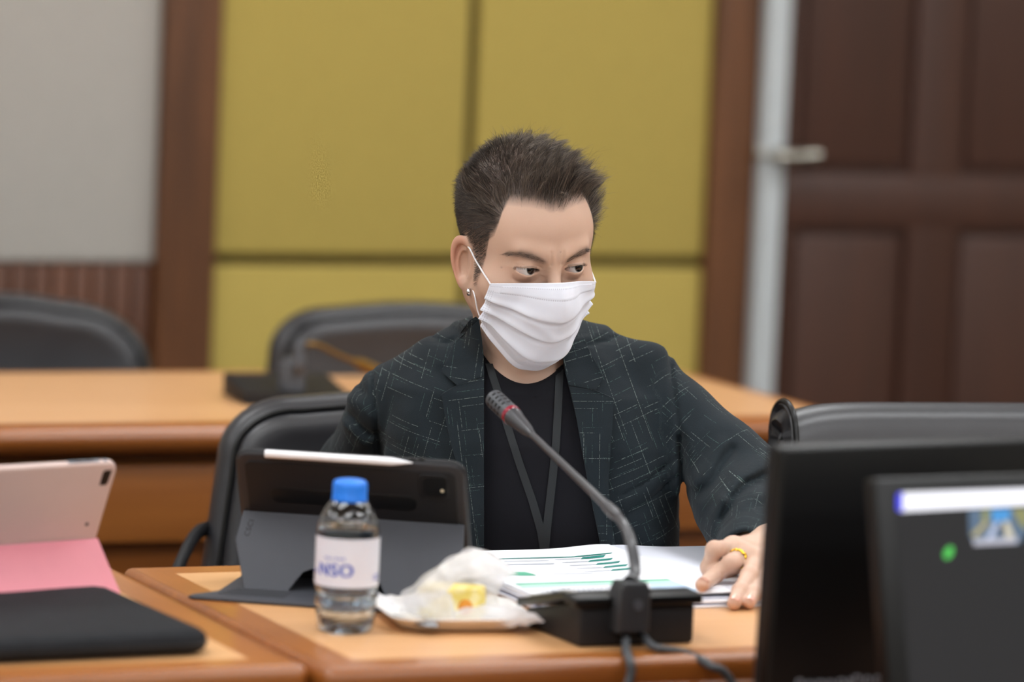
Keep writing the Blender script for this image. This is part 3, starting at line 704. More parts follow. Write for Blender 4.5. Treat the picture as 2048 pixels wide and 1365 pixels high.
# front sheet: from the tail at the bottle, over the cake front, to the right tail
film('film_front', [
    [(752, 1188, .03), (790, 1192, .01), (826, 1186, -.012), (860, 1150, -.018), (905, 1118, -.010), (948, 1095, .01)],
    [(756, 1196, .02), (798, 1205, .0), (834, 1200, -.022), (868, 1168, -.030), (915, 1142, -.028), (985, 1112, .0)],
    [(762, 1206, .0), (806, 1218, -.012), (842, 1216, -.030), (880, 1195, -.038), (925, 1160, -.034), (1032, 1148, -.01)]])
film('film_lower', [
    [(800, 1198, -.02), (850, 1188, -.034), (890, 1186, -.038), (906, 1190, -.036)],
    [(812, 1222, -.03), (850, 1222, -.040), (893, 1218, -.042), (908, 1222, -.040)],
    [(835, 1236, -.03), (862, 1240, -.040), (905, 1246, -.042), (918, 1248, -.040)]])
film('film_tail', [
    [(905, 1222, -.036), (960, 1212, -.045), (1015, 1212, -.055), (1062, 1224, -.075), (1090, 1242, -.090)],
    [(908, 1236, -.040), (965, 1232, -.050), (1015, 1232, -.062), (1058, 1238, -.078), (1089, 1243, -.090)],
    [(915, 1254, -.040), (970, 1256, -.050), (1020, 1254, -.062), (1050, 1250, -.075), (1088, 1244, -.090)]])
film('film_back', [
    [(800, 1190, .03), (850, 1150, .03), (900, 1115, .03), (948, 1096, .02), (1000, 1118, .02), (1035, 1150, .015)],
    [(800, 1205, .03), (850, 1190, .03), (900, 1175, .03), (948, 1168, .025), (985, 1170, .02), (1000, 1172, .015)],
    [(800, 1225, .02), (850, 1228, .02), (900, 1228, .02), (948, 1226, .02), (985, 1224, .02), (1000, 1222, .015)]], crump=0.001)
sp0, sp1 = at_z(786, 1232, 0.7645), at_z(866, 1254, 0.760)
m_sp = G('dull_steel').set(rough=0.35, metal=0.9); m_sp.color(lin('#8b8d90')); m_sp = m_sp.m
d_ = Vector(sp1-sp0)
t = thing('spoon', 'small metal spoon resting on the plate before the cake', 'spoon', tuple(sp0))
tube('handle', [(0, 0, 0), tuple(d_*0.3), tuple(d_*0.62)], [0.0035, 0.003, 0.002], m_sp, t, 10, flat=0.4)
bm = bmesh.new(); q = bmesh.new(); bmesh.ops.create_uvsphere(q, u_segments=20, v_segments=12, radius=1.0)
for v_ in q.verts: v_.co = Vector((v_.co.x*0.017, v_.co.y*0.009, max(v_.co.z, -0.6)*0.004))
merge(bm, q, Matrix.Translation(d_*0.82) @ Matrix.Rotation(math.atan2(d_.y, d_.x), 4, 'Z')); from_bm('bowl', bm, m_sp, t, smooth=True)
# ---------------------------------------------------------------- gooseneck microphone in front
NLc, NRc, FLc = at_z(1158, 1297), at_z(1387, 1288), at_z(1040, 1254)
xd = NRc-NLc; Wm = float(np.linalg.norm(xd)); xd /= Wm; yd = np.array([-xd[1], xd[0], 0]); Dm = 0.135
org = (NLc+NRc)/2; rzm = math.atan2(xd[1], xd[0])
t = thing('conference_microphone', 'black desk microphone with long gooseneck and red ring, nearest to the camera', 'microphone', (org[0], org[1], 0.7505), rzm)
MI = (Matrix.Translation((org[0], org[1], 0.7505)) @ Matrix.Rotation(rzm, 4, 'Z')).inverted()
def ml(p): return tuple(MI @ Vector(p))
def wedge(bm, x0, x1, prof, bev=0.003):
    q = bmesh.new(); vs = [q.verts.new((x0, y, z)) for y, z in prof]; f = q.faces.new(vs); r = bmesh.ops.extrude_face_region(q, geom=[f])
    for g_ in r['geom']:
        if isinstance(g_, bmesh.types.BMVert): g_.co.x = x1
    bmesh.ops.recalc_face_normals(q, faces=q.faces); bmesh.ops.bevel(q, geom=q.edges[:], offset=bev, segments=3, profile=0.5, affect='EDGES', clamp_overlap=True); merge(bm, q)
bm = bmesh.new(); wedge(bm, -Wm/2, Wm/2, [(0, 0.0), (0, 0.044), (0.03, 0.044), (Dm, 0.020), (Dm, 0.0)], 0.004); from_bm('microphone_base', bm, m_dark, t, angle=35)
bm = bmesh.new(); wedge(bm, -Wm/2-0.009, Wm/2+0.006, [(-0.006, 0.043), (-0.006, 0.054), (0.03, 0.056), (Dm+0.006, 0.030), (Dm+0.006, 0.021), (0.03, 0.046)], 0.0025); from_bm('top_plate', bm, m_black, t, angle=35)
m_btn = plain('button_grey', '#a9a69c', 0.5)
for i in range(6):
    y = 0.022+0.017*i; z = 0.0560-(y-0.03)*0.2340+0.0006 if y > 0.03 else 0.0562
    box('button', (0.010, 0.012, 0.0022), (0, 0, 0), m_btn if i not in (2,) else m_grey, t, 0.0008, 2, Matrix.Translation((-Wm/2-0.001, y, z)) @ Matrix.Rotation(-0.24, 4, 'X'))
sk = ml(at_d(1274, 1218, 4.42))
bm = bmesh.new(); add_prism(bm, [(-0.0185, -0.027), (0.0185, -0.027), (0.0185, 0.018), (0.014, 0.027), (-0.014, 0.027), (-0.0185, 0.018)], -0.014, 0.014, 0.003, 3, Matrix.Translation((sk[0], -0.008, sk[2])) @ Matrix.Rotation(math.pi/2, 4, 'X'))
from_bm('neck_holder', bm, plain('holder_grey', '#2a2b2e', 0.5), t, angle=35)
lathe('holder_badge', [(0, 0.0), (0.006, 0.0), (0.006, 0.0012), (0, 0.0014)], m_grey, t, 24, Matrix.Translation((sk[0]+0.003, -0.022, sk[2]+0.003)) @ Matrix.Rotation(math.pi/2, 4, 'X'))
gp = [(sk[0], -0.008, sk[2]+0.024)]+[ml(at_d(*q)) for q in ((1270, 1140, 4.455), (1263, 1092, 4.47), (1250, 1054, 4.50), (1229, 1026, 4.54))]
pth = catmull(gp, 8); rr = np.linspace(0.0072, 0.0046, len(pth)); rr[:6] = np.linspace(0.0095, 0.006, 6)
m_goose = plain('gooseneck_grey', '#3c3c40', 0.38, 0.05, coat=0.3)
tube('gooseneck_lower', pth, rr, m_goose, t, 16)
j0, j1 = np.array(ml(at_d(1236, 1034, 4.53))), np.array(ml(at_d(1213, 1012, 4.56)))
tube('neck_joint', [j0, j0*0.5+j1*0.5, j1], [0.0062, 0.0066, 0.0058], m_goose, t, 16)
g1 = np.array(ml(at_d(1064, 870, 4.76)))
tube('gooseneck_upper', [j1, (j1+g1)/2, g1], [0.0048, 0.0042, 0.0040], m_goose, t, 14)
h_tip, h_ring = np.array(ml(at_d(986, 796, 4.83))), np.array(ml(at_d(1023, 832, 4.795)))
ax = (h_tip-g1)/np.linalg.norm(h_tip-g1); Lh = np.linalg.norm(h_tip-g1); Lr = float((h_ring-g1) @ ax)
hm = frame(g1, (0, 0, 1) if abs(ax[2]) < 0.9 else (1, 0, 0), ax)
lathe('microphone_head', [(0.0, -0.002), (0.0042, -0.002), (0.0052, 0.004), (0.0072, 0.012), (0.0098, Lr-0.012), (0.0114, Lr-0.004), (0.0114, Lr-0.002)], m_goose, t, 32, hm)
m_ring = G('red_ring').set(rough=0.15, coat=1.0); m_ring.color(lin('#8e2438')); m_ring = m_ring.m
lathe('light_ring', [(0.0108, Lr-0.002), (0.0118, Lr-0.001), (0.0118, Lr+0.004), (0.0108, Lr+0.005)], m_ring, t, 32, hm)
lathe('microphone_grille', [(0.0114, Lr+0.0045), (0.0114, Lh-0.006), (0.0108, Lh-0.002), (0.0085, Lh), (0.0, Lh+0.0005)], m_grey, t, 32, hm)
bm = bmesh.new()
for a in range(10):
    for k in range(4):
        an = 2*math.pi*a/10; add_box(bm, (0.0008, 0.0045, 0.0022), (0.01135*math.cos(an), 0.01135*math.sin(an), Lr+0.014+0.0075*k), Matrix.Rotation(an, 4, 'Z'))
bm.transform(hm); from_bm('grille_slots', bm, m_black, t)
# cables
m_cab = plain('grey_cable', '#3f4144', 0.5)
E = lambda px, py, D: tuple(at_d(px, py, D))
c1 = [tuple(NLc+(NRc-NLc)*0.44+np.array([0, 0.01, 0.012])), tuple(at_y(1252, 1302, 3.905)), tuple(at_y(1259, 1322, 3.877)), tuple(at_y(1259, 1362, 3.872)), (1.85, 3.872, 0.66), (1.87, 3.86, 0.45), (1.9, 3.86, 0.2), (1.95, 3.85, 0.006), (2.1, 3.88, 0.005)]
tag(tube('microphone_cable', catmull(c1, 8), 0.0048, m_cab, None, 10), 'short grey cable hanging straight down from the front microphone', 'cable')
c2_ = [tuple(NLc+(NRc-NLc)*0.56+np.array([0, 0.01, 0.012])), tuple(at_z(1310, 1296, 0.756)), tuple(at_y(1372, 1307, 3.912)), tuple(at_y(1420, 1332, 3.872)), tuple(at_y(1462, 1364, 3.866)), (2.03, 3.862, 0.64), (2.05, 3.86, 0.4), (2.05, 3.84, 0.1), (2.1, 3.86, 0.006), (2.3, 3.87, 0.005)]
tag(tube('microphone_cable', catmull(c2_, 8), 0.0046, m_cab, None, 10), 'grey cable curving right over the desk edge from the front microphone', 'cable')

# ---------------------------------------------------------------- papers
m_paper = plain('paper', '#eef0f6', 0.7, 0.01); m_paperb = plain('paper_lilac', '#dcdfea', 0.7, 0.01)
m_teal = plain('teal_print', '#1f7d72', 0.6); m_green = plain('green_print', '#5fae90', 0.6); m_lt = plain('light_green_print', '#b9e0cf', 0.6); m_lb = plain('light_blue_print', '#bcd4ee', 0.6); m_txt = plain('grey_print', '#aeb2bc', 0.7)
YF = 4.515
def sheet(name, x0, x1, y0, y1, z0, z1, mat, parent, lift=0.0, cx=None, skew=0.0):
    nx, ny = 28, 10
    bm = bmesh.new()
    def zz(u, v, z): return z+lift*math.exp(-((u-(cx if cx is not None else 0.5))/0.18)**2)
    T = [[bm.verts.new((x0+(x1-x0)*i/nx+skew*(j/ny), y0+(y1-y0)*j/ny, zz(i/nx, j/ny, z1))) for i in range(nx+1)] for j in range(ny+1)]
    B = [[bm.verts.new((x0+(x1-x0)*i/nx+skew*(j/ny), y0+(y1-y0)*j/ny, z0+(zz(i/nx, j/ny, z1)-z1)*0.6)) for i in range(nx+1)] for j in range(ny+1)]
    for j in range(ny):
        for i in range(nx):
            bm.faces.new([T[j][i], T[j][i+1], T[j+1][i+1], T[j+1][i]]); bm.faces.new([B[j][i], B[j+1][i], B[j+1][i+1], B[j][i+1]])
    for i in range(nx):
        bm.faces.new([B[0][i], B[0][i+1], T[0][i+1], T[0][i]]); bm.faces.new([T[ny][i], T[ny][i+1], B[ny][i+1], B[ny][i]])
    for j in range(ny):
        bm.faces.new([T[j][0], T[j+1][0], B[j+1][0], B[j][0]]); bm.faces.new([B[j][nx], B[j+1][nx], T[j+1][nx], T[j][nx]])
    return from_bm(name, bm, mat, parent, angle=40)
xL = float(at_z(1000, 1185, 0.755)[0]); xR = xL+0.50; xm = xL+0.245
t = thing('document_stack', 'thick stack of papers under the left hand, resting on the desk', 'papers', (xm, 4.34, 0.7506))
for k, (a, b_, y0, y1, z0, z1) in enumerate(((0.004, -0.006, 4.165, YF-0.012, 0.0, 0.0022), (-0.004, 0.0, 4.172, YF-0.004, 0.0024, 0.0048), (0.008, -0.012, 4.168, YF-0.01, 0.0050, 0.0072), (0.0, -0.004, 4.18, YF-0.006, 0.0075, 0.0095))):
    o = sheet('paper_bundle', xL+a-xm, xR+b_-xm, y0-4.34, y1-4.34, z0, z1, m_paperb if k % 2 else m_paper, t)
ZT = 0.7506+0.0100
t = thing('open_booklet', 'open report with teal bars printed on its left page, on top of the papers', 'booklet', (xm, 4.34, ZT))
sheet('left_page', xL-xm+0.002, 0.0, 4.20-4.34, YF-4.34, 0.0, 0.003, m_paper, t, 0.0045, 0.95)
sheet('right_page', 0.0, xR-xm-0.01, 4.185-4.34, YF-4.34, 0.0, 0.0022, m_paperb, t, 0.004, 0.04)
def mark(name, pts, mat, parent, z, org_, dz=0.0005):
    bm = bmesh.new(); P = [at_z(px, py, z) for px, py in pts]; vs = [bm.verts.new((p[0]-org_[0], p[1]-org_[1], z-org_[2])) for p in P]
    f = bm.faces.new(vs); r = bmesh.ops.extrude_face_region(bm, geom=[f])
    for g_ in r['geom']:
        if isinstance(g_, bmesh.types.BMVert): g_.co.z += 0.0003
    return from_bm(name, bm, mat, parent)
OB = (xm, 4.34, ZT)
pg = bpy.data.objects['left_page']
ZM = ZT+0.0034
def bars(name, rects, mat, zfun=None):
    bm = bmesh.new()
    for x0, x1, py, h in rects:
        P = [at_z(x0, py, ZM), at_z(x1, py-0.02*(x1-x0), ZM), at_z(x1-4, py-0.02*(x1-x0)+h, ZM), at_z(x0-4, py+h, ZM)]
        lift = [0.0045*math.exp(-(((p[0]-xL-0.002)/0.243-0.95)/0.18)**2) for p in P]
        vs = [bm.verts.new((p[0]-OB[0], p[1]-OB[1], 0.0034+l_)) for p, l_ in zip(P, lift)]
        bm.faces.new(vs)
    return from_bm(name, bm, mat, pg)
bars('teal_bars', [(1165, 1211, 1116.5, 3.6), (1180, 1226, 1122.5, 3.0), (1195, 1241, 1128.5, 3.0), (1210, 1256, 1134.5, 3.0), (1225, 1270, 1140.5, 3.0)], m_teal)
bars('green_rule', [(1000, 1150, 1117.5, 1.4), (1150, 1225, 1114, 1.8)], m_teal)
bars('printed_lines', [(1112, 1162, 1119, 1.2), (1126, 1178, 1125, 1.2), (1141, 1193, 1131, 1.2), (1155, 1207, 1137, 1.2), (1170, 1222, 1143, 1.2), (1010, 1100, 1123, 1.0), (1005, 1110, 1129, 2.0), (1100, 1190, 1148, 1.0)], m_txt)
mark('green_leaf_print', [(1015, 1144), (1050, 1145), (1066, 1149), (1073, 1152), (1015, 1152)], m_green, pg, ZM, OB)
t = thing('report', 'second report with a green and pale blue header lying before the open booklet', 'booklet', (xm, 4.25, ZT+0.0036))
y_g = float(at_z(1200, 1162, ZT+0.006)[1])
sheet('report_cover', xL-xm+0.004, 0.115, 4.10-4.25+0.08, y_g+0.014-4.25, 0.0, 0.0018, m_paper, t)
O2 = (xm, 4.25, ZT+0.0036); Z3 = ZT+0.0036+0.0021
rc = bpy.data.objects['report_cover']
mark('green_header', [(1030, 1168), (1335, 1159), (1345, 1162), (1036, 1171)], m_green, rc, Z3, O2)
mark('light_header', [(1036, 1171), (1345, 1162), (1352, 1165), (1045, 1177)], m_lt, rc, Z3, O2)
mark('blue_corner', [(1300, 1166), (1352, 1165), (1392, 1178), (1392, 1186), (1305, 1184)], m_lb, rc, Z3, O2)
bm = bmesh.new()
random.seed(3)
for row, py in enumerate((1177.5, 1182, 1186.5)):
    x = 1085-row*2
    while x < 1230:
        w_ = random.uniform(3, 9); P = [at_z(x, py-0.02*(x-1085), Z3), at_z(x+w_, py-0.02*(x-1085), Z3), at_z(x+w_, py+1.8-0.02*(x-1085), Z3), at_z(x, py+1.8-0.02*(x-1085), Z3)]
        bm.faces.new([bm.verts.new((p[0]-O2[0], p[1]-O2[1], 0.0020)) for p in P]); x += w_+random.uniform(1.5, 4)
from_bm('printed_lines', bm, m_txt, rc)

# ---------------------------------------------------------------- monitors in front, on a lower control table
TL_ = at_d(1566, 896, 4.13); TR_ = at_z(2048, 879, TL_[2]); xdir = (TR_-TL_)/np.linalg.norm(TR_-TL_)
_rb = ray(1536, 1365); BL_ = CAM+_rb*(((TL_-CAM) @ xdir)/(_rb @ xdir)); s_ = TL_-BL_; s_ -= xdir*(s_ @ xdir); s_ /= np.linalg.norm(s_)
fm = frame(TL_, xdir, s_)     # x along the top, z up the panel, y away from the camera
MH = 0.335; MWd = 0.54
bot = TL_+xdir*MWd/2-s_*MH
t = thing('monitor', 'large black computer monitor seen from behind at the right edge', 'monitor', m=Matrix.Translation(bot))
Lm = Matrix.Translation(Vector(bot)).inverted() @ fm
box('monitor_back', (MWd, 0.022, MH), (0, 0, 0), m_black, t, 0.005, 3, Lm @ Matrix.Translation((MWd/2, 0.011, -MH/2)))
box('screen_bezel', (MWd+0.001, 0.008, MH+0.001), (0, 0, 0), m_dark, t, 0.002, 2, Lm @ Matrix.Translation((MWd/2, 0.0225, -MH/2)))
box('screen', (MWd-0.03, 0.002, MH-0.04), (0, 0, 0), m_black, t, 0, 1, Lm @ Matrix.Translation((MWd/2, 0.0272, -MH/2)))
CT = 0.60                                            # height of the control table
zb = float(bot[2])
box('stand_neck', (0.07, 0.03, zb-CT+0.1), (0, 0.04, (CT-zb)/2+0.05), m_dark, t, 0.005)
box('stand_foot', (0.26, 0.18, 0.014), (0, 0.0, CT-zb+0.0075), m_dark, t, 0.005)
# white sticker lettering low on the back
m_sl = plain('sticker_grey', '#8f939c', 0.6)
_d = ray(1675, 1366); _n = np.array(fm.to_3x3().col[1]); q = Vector(CAM+_d*(((TL_-CAM) @ _n)/(_d @ _n))); lp = fm.inverted() @ q
# a row of small worn, unreadable characters
rg_ = random.Random(5); bm = bmesh.new(); x = -0.050
while x < 0.050:
    w_ = rg_.uniform(0.004, 0.009); h_ = rg_.uniform(0.006, 0.010)
    add_tube(bm, catmull([(x, 0, 0), (x, 0, h_), (x+w_*0.8, 0, h_*rg_.uniform(0.8, 1.1)), (x+w_, 0, h_*0.4), (x+w_*rg_.uniform(0.2, 0.9), 0, 0)], 4), 0.0009, 6); x += w_+rg_.uniform(0.002, 0.006)
bm.transform(Lm @ Matrix.Translation((lp.x, -0.0004, lp.z-0.004))); o = from_bm('sticker_lettering', bm, m_sl, t)
# second display, nearer
TL2 = at_d(1752, 957, 3.98); TR2 = at_z(2048, 947, TL2[2]); xdir = (TR2-TL2)/np.linalg.norm(TR2-TL2)
_rb = ray(1781, 1365); BL2 = CAM+_rb*(((TL2-CAM) @ xdir)/(_rb @ xdir)); s_ = TL2-BL2; s_ -= xdir*(s_ @ xdir); s_ /= np.linalg.norm(s_)
fm2 = frame(TL2, xdir, s_); DW, DH = 0.36, 0.23
DH = 0.262
bot2 = TL2+xdir*DW/2-s_*DH
t = thing('monitor', 'smaller display in front showing a white bar, a colourful picture and a green dot', 'monitor', m=Matrix.Translation(bot2))
L2 = Matrix.Translation(Vector(bot2)).inverted() @ fm2; I2 = fm2.inverted()
box('display_body', (DW, 0.02, DH), (0, 0, 0), m_black, t, 0.004, 3, L2 @ Matrix.Translation((DW/2, 0.0118, -DH/2)))
def hit(px, py):                                     # point on the display face
    d = ray(px, py); n_ = np.array(fm2.to_3x3().col[1]); o_ = np.array(fm2.translation); tt = ((o_-CAM) @ n_)/(d @ n_); p = I2 @ Vector(CAM+d*tt); return p.x, p.z
def scr(name, pts, mat, depth, parent=None):
    bm = bmesh.new(); vs = [bm.verts.new((x, depth, z)) for x, z in [hit(*p) for p in pts]]; bm.faces.new(vs); bm.transform(L2); return from_bm(name, bm, mat, parent or t)
m_ui = emit('ui_dark', lin('#17171a'), 1.0); m_uw = emit('ui_white', (0.93, 0.93, 1.0, 1), 1.25); m_ub = emit('ui_blue', lin('#3b3cf0'), 1.2); m_ug = emit('ui_green', lin('#46c94c'), 1.1)
sx0, sz0 = hit(1792, 984)
bm = bmesh.new(); bm.faces.new([bm.verts.new(p) for p in ((sx0, 0.0012, sz0), (DW-0.012, 0.0012, sz0), (DW-0.012, 0.0012, -DH+0.016), (sx0, 0.0012, -DH+0.016))]); bm.transform(L2); sc_ = from_bm('screen', bm, m_ui, t); m_ui.node_tree.nodes['Principled BSDF'].inputs['Specular IOR Level'].default_value = 0.12
def rr_pts(x0, x1, ya, yb, r):
    return [(x0+r, ya), (x1, ya-(x1-x0)*0.035), (x1, yb-(x1-x0)*0.05), (x0+r, yb), (x0+r*0.4, yb-r*0.2), (x0, yb-r), (x0, ya+r), (x0+r*0.4, ya+r*0.2)]
scr('title_bar', rr_pts(1796, 2130, 986, 1024, 7), m_uw, 0.0006, sc_)
scr('title_bar_end', rr_pts(1794, 1806, 987, 1023, 5), m_ub, 0.0002, sc_)
scr('green_dot', [(1898+9*math.cos(a)*1.0+4*math.sin(a), 1106-13*math.sin(a)) for a in [2*math.pi*i/20 for i in range(20)]], m_ug, 0.0006, sc_)
for name, pts, c in (
        ('picture_base', [(1938, 1020), (2060, 1016), (2058, 1060), (2040, 1088), (1950, 1090), (1940, 1070)], '#4f6a86'),
        ('picture_sky', [(1982, 1019), (2022, 1018), (2018, 1042), (1986, 1046)], '#3b9ae0'),
        ('picture_olive', [(2024, 1018), (2056, 1017), (2054, 1060), (2040, 1052)], '#8f8f5a'),
        ('picture_olive', [(1966, 1020), (1982, 1019), (1975, 1042), (1962, 1040)], '#8d9158'),
        ('picture_stripe', [(1972, 1040), (1980, 1044), (1952, 1076), (1942, 1070)], '#b5a870'),
        ('picture_stripe', [(1992, 1044), (2000, 1046), (1984, 1078), (1972, 1078)], '#c9d4f0'),
        ('picture_stripe', [(2006, 1044), (2016, 1042), (2030, 1074), (2012, 1078)], '#d6cfb8'),
        ('picture_gap', [(2001, 1044), (2006, 1044), (2007, 1068), (1998, 1068)], '#1c1c28'),
        ('picture_band', [(1946, 1080), (2036, 1076), (2034, 1088), (1948, 1092)], '#c4c4d2')):
    scr(name, pts, emit(name+c, lin(c), 0.95), 0.0007 if 'base' in name else 0.0002, sc_)
zb2 = float(bot2[2])
box('stand_neck', (0.05, 0.02, zb2-CT+0.05), (0, 0.03, (CT-zb2)/2+0.025), m_dark, t, 0.004)
box('stand_foot', (0.2, 0.13, 0.012), (0, 0.0, CT-zb2+0.0065), m_dark, t, 0.004)
tt = thing('control_table', 'low wooden table carrying the black monitors at the right', 'table', (2.05, 3.45, 0))
box('table_top', (1.1, 0.6, 0.03), (0, 0, CT-0.0152), m_front, tt, 0.004)
for sx in (-1, 1):
    for sy in (-1, 1): box('leg', (0.05, 0.05, CT-0.03), (sx*0.5, sy*0.25, (CT-0.03)/2), m_front, tt, 0.003)
# ================================================================ the person
# worked in a frame turned to the person: u = sideways, e = away from the camera, z = up
QB = np.stack([EX, EY, np.array([0, 0, 1.0])])            # rows
QO = np.array([0.03, 5.13, 0.0])                          # where the person sits, in u, e, z
def toQ(P): return np.asarray(P) @ QB.T
def q_at(px, py, e): return toQ(at_e(px, py, e))
PERSON = thing('person', 'person in a charcoal flecked blazer and white face mask seated at the desk, looking sideways', 'person',
               tuple(QB.T @ QO), -YAW)
def qmesh(name, V, Fc, mat, parent, smooth=True):
    return from_np(name, np.asarray(V)-QO, Fc, mat, parent, smooth)
def smin(a, b, k):
    h = np.clip(0.5+0.5*(b-a)/k, 0, 1); return b+(a-b)*h-k*h*(1-h)
def smax(a, b, k): return -smin(-a, -b, k)
def cone(P, a, b, ra, rb):
    a = np.asarray(a, float); b = np.asarray(b, float); ab = b-a
    t = np.clip(((P-a) @ ab)/(ab @ ab), 0, 1); return np.linalg.norm(P-a-t[:, None]*ab, axis=1)-(ra+(rb-ra)*t)
def ell(P, c, r):
    d = (P-np.asarray(c))/np.asarray(r); k = np.linalg.norm(d, axis=1); g = np.linalg.norm(d/np.asarray(r), axis=1)+1e-9
    return k*(k-1)/g
def seg2(X, Z, pts):
    """distance in a plane to a polyline"""
    best = np.full(X.shape, 1e9)
    for (x0, z0), (x1, z1) in zip(pts, pts[1:]):
        dx, dz = x1-x0, z1-z0; t = np.clip(((X-x0)*dx+(Z-z0)*dz)/(dx*dx+dz*dz+1e-12), 0, 1)
        best = np.minimum(best, np.hypot(X-x0-t*dx, Z-z0-t*dz))
    return best
def net(fn, lo, hi, h, step=8, margin=1.7):
    """surface net of fn < 0 on a sparse grid"""
    lo = np.asarray(lo, float); n = np.ceil((np.asarray(hi)-lo)/h/step).astype(int)*step+1
    D = np.empty(n, np.float32); nb = (n-1)//step
    cx, cy, cz = np.meshgrid(*[np.arange(k) for k in nb], indexing='ij')
    cen = np.stack([cx, cy, cz], -1).reshape(-1, 3); Pc = lo+(cen*step+step/2)*h; dc = fn(Pc)
    near = np.abs(dc) < step*h*0.87*margin+0.006
    sgn = np.where(dc < 0, -1.0, 1.0).astype(np.float32).reshape(nb)
    full = np.repeat(np.repeat(np.repeat(sgn, step, 0), step, 1), step, 2)
    D[:] = 1.0; D[:-1, :-1, :-1] = full
    idx = np.arange(step+1); lx, ly, lz = np.meshgrid(idx, idx, idx, indexing='ij'); loc = np.stack([lx, ly, lz], -1).reshape(-1, 3)
    C_ = cen[near]; B = 600
    for i in range(0, len(C_), B):
        g_ = (C_[i:i+B, None, :]*step+loc[None]).reshape(-1, 3); D[g_[:, 0], g_[:, 1], g_[:, 2]] = fn(lo+g_*h)
    S = D < 0
    c8 = [S[a:n[0]-1+a, b:n[1]-1+b, c:n[2]-1+c] for a in (0, 1) for b in (0, 1) for c in (0, 1)]
    al = c8[0].copy(); an = c8[0].copy()
    for c in c8[1:]: al &= c; an |= c
    act = np.nonzero(an & ~al); A = np.stack(act, 1)
    acc = np.zeros((len(A), 3)); cnt = np.zeros(len(A))
    cs = [(a, b, c) for a in (0, 1) for b in (0, 1) for c in (0, 1)]
    dv = {c: D[A[:, 0]+c[0], A[:, 1]+c[1], A[:, 2]+c[2]] for c in cs}
    for c in cs:
        for ax in range(3):
            if c[ax]: continue
            d = list(c); d[ax] = 1; d = tuple(d); va, vb = dv[c], dv[d]; cr = (va < 0) != (vb < 0)
            t = np.where(cr, va/(va-vb+1e-20*(va == vb)), 0); p = np.tile(np.array(c, float), (len(A), 1)); p[:, ax] += t
            acc[cr] += p[cr]; cnt[cr] += 1
    V = lo+(A+acc/cnt[:, None])*h
    I = np.full(np.array(n)-1, -1, np.int32); I[act] = np.arange(len(A)); Q = []
    for ax in range(3):
        sl0 = [slice(None)]*3; sl1 = [slice(None)]*3; sl0[ax] = slice(0, n[ax]-1); sl1[ax] = slice(1, n[ax])
        a0, a1 = S[tuple(sl0)], S[tuple(sl1)]; e_ = np.nonzero(a0 != a1); E_ = np.stack(e_, 1)
        o1, o2 = [k for k in range(3) if k != ax]
        ok = (E_[:, o1] > 0) & (E_[:, o2] > 0) & (E_[:, o1] < n[o1]-1) & (E_[:, o2] < n[o2]-1); E_ = E_[ok]; s = a0[tuple(E_.T)]
        def g2(d1, d2):
            T = E_.copy(); T[:, o1] -= d1; T[:, o2] -= d2; return I[tuple(T.T)]
        q = np.stack([g2(1, 1), g2(0, 1), g2(0, 0), g2(1, 0)], 1)
        fl = s if ax != 1 else ~s
        q = np.where(fl[:, None], q, q[:, ::-1]); Q.append(q[(q >= 0).all(1)])
    return V, np.concatenate(Q)
def grad(fn, P, h=0.0006):
    g_ = np.stack([fn(P+np.eye(3)[i]*h)-fn(P-np.eye(3)[i]*h) for i in range(3)], 1); return g_/(np.linalg.norm(g_, axis=1)[:, None]+1e-12)
def rays_to(fn, O, Dr, off, t0, t1, n=40):
    """distance along rays where fn first falls to off"""
    t = np.full(len(O), t0); done = np.zeros(len(O), bool)
    st = (t1-t0)/n
    for _ in range(n):
        d = fn(O+Dr*t[:, None])-off; hit_ = d < 0; done |= hit_; t = np.where(done, t, t+st)
    a = t-st; b = t.copy()
    for _ in range(12):
        m = (a+b)/2; d = fn(O+Dr*m[:, None])-off; b = np.where(d < 0, m, b); a = np.where(d < 0, a, m)
    return b

# ---- head frame
PSI, NOD, TIP = math.radians(27), math.radians(16), math.radians(3)
f0 = np.array([math.sin(PSI), -math.cos(PSI), 0]); l0 = np.array([math.cos(PSI), math.sin(PSI), 0]); z0 = np.array([0, 0, 1.0])
HF = f0*math.cos(NOD)-z0*math.sin(NOD); hz0 = z0*math.cos(NOD)+f0*math.sin(NOD)
HL = l0*math.cos(TIP)+hz0*math.sin(TIP); HZ = hz0*math.cos(TIP)-l0*math.sin(TIP)
HB = np.stack([HL, HF, HZ])                               # rows: left, forward, up
EYE_E = 4.985
HO = q_at(1101, 538, EYE_E)-HF*0.079
def toH(P): return (P-HO) @ HB.T
def fromH(p): return HO+np.asarray(p) @ HB
EYEC = [np.array([s*0.0320, 0.0745, 0.0]) for s in (-1, 1)]; EYER = 0.0125
def skull(p):
    d = ell(p, (0, -0.014, 0.038), (0.0735, 0.094, 0.083))
    d = smin(d, ell(p, (0, 0.020, 0.030), (0.0735, 0.066, 0.062)), 0.02)
    d = smin(d, ell(p, (0, 0.024, -0.028), (0.0685, 0.060, 0.082)), 0.025)
    d = smin(d, ell(p, (0, 0.064, -0.098), (0.026, 0.023, 0.018)), 0.03)
    for s in (-1, 1):
        d = smin(d, cone(p, (s*0.054, 0.002, -0.055), (s*0.018, 0.070, -0.100), 0.014, 0.012), 0.025)
        d = smin(d, ell(p, (s*0.046, 0.050, -0.030), (0.022, 0.020, 0.018)), 0.03)
    return d
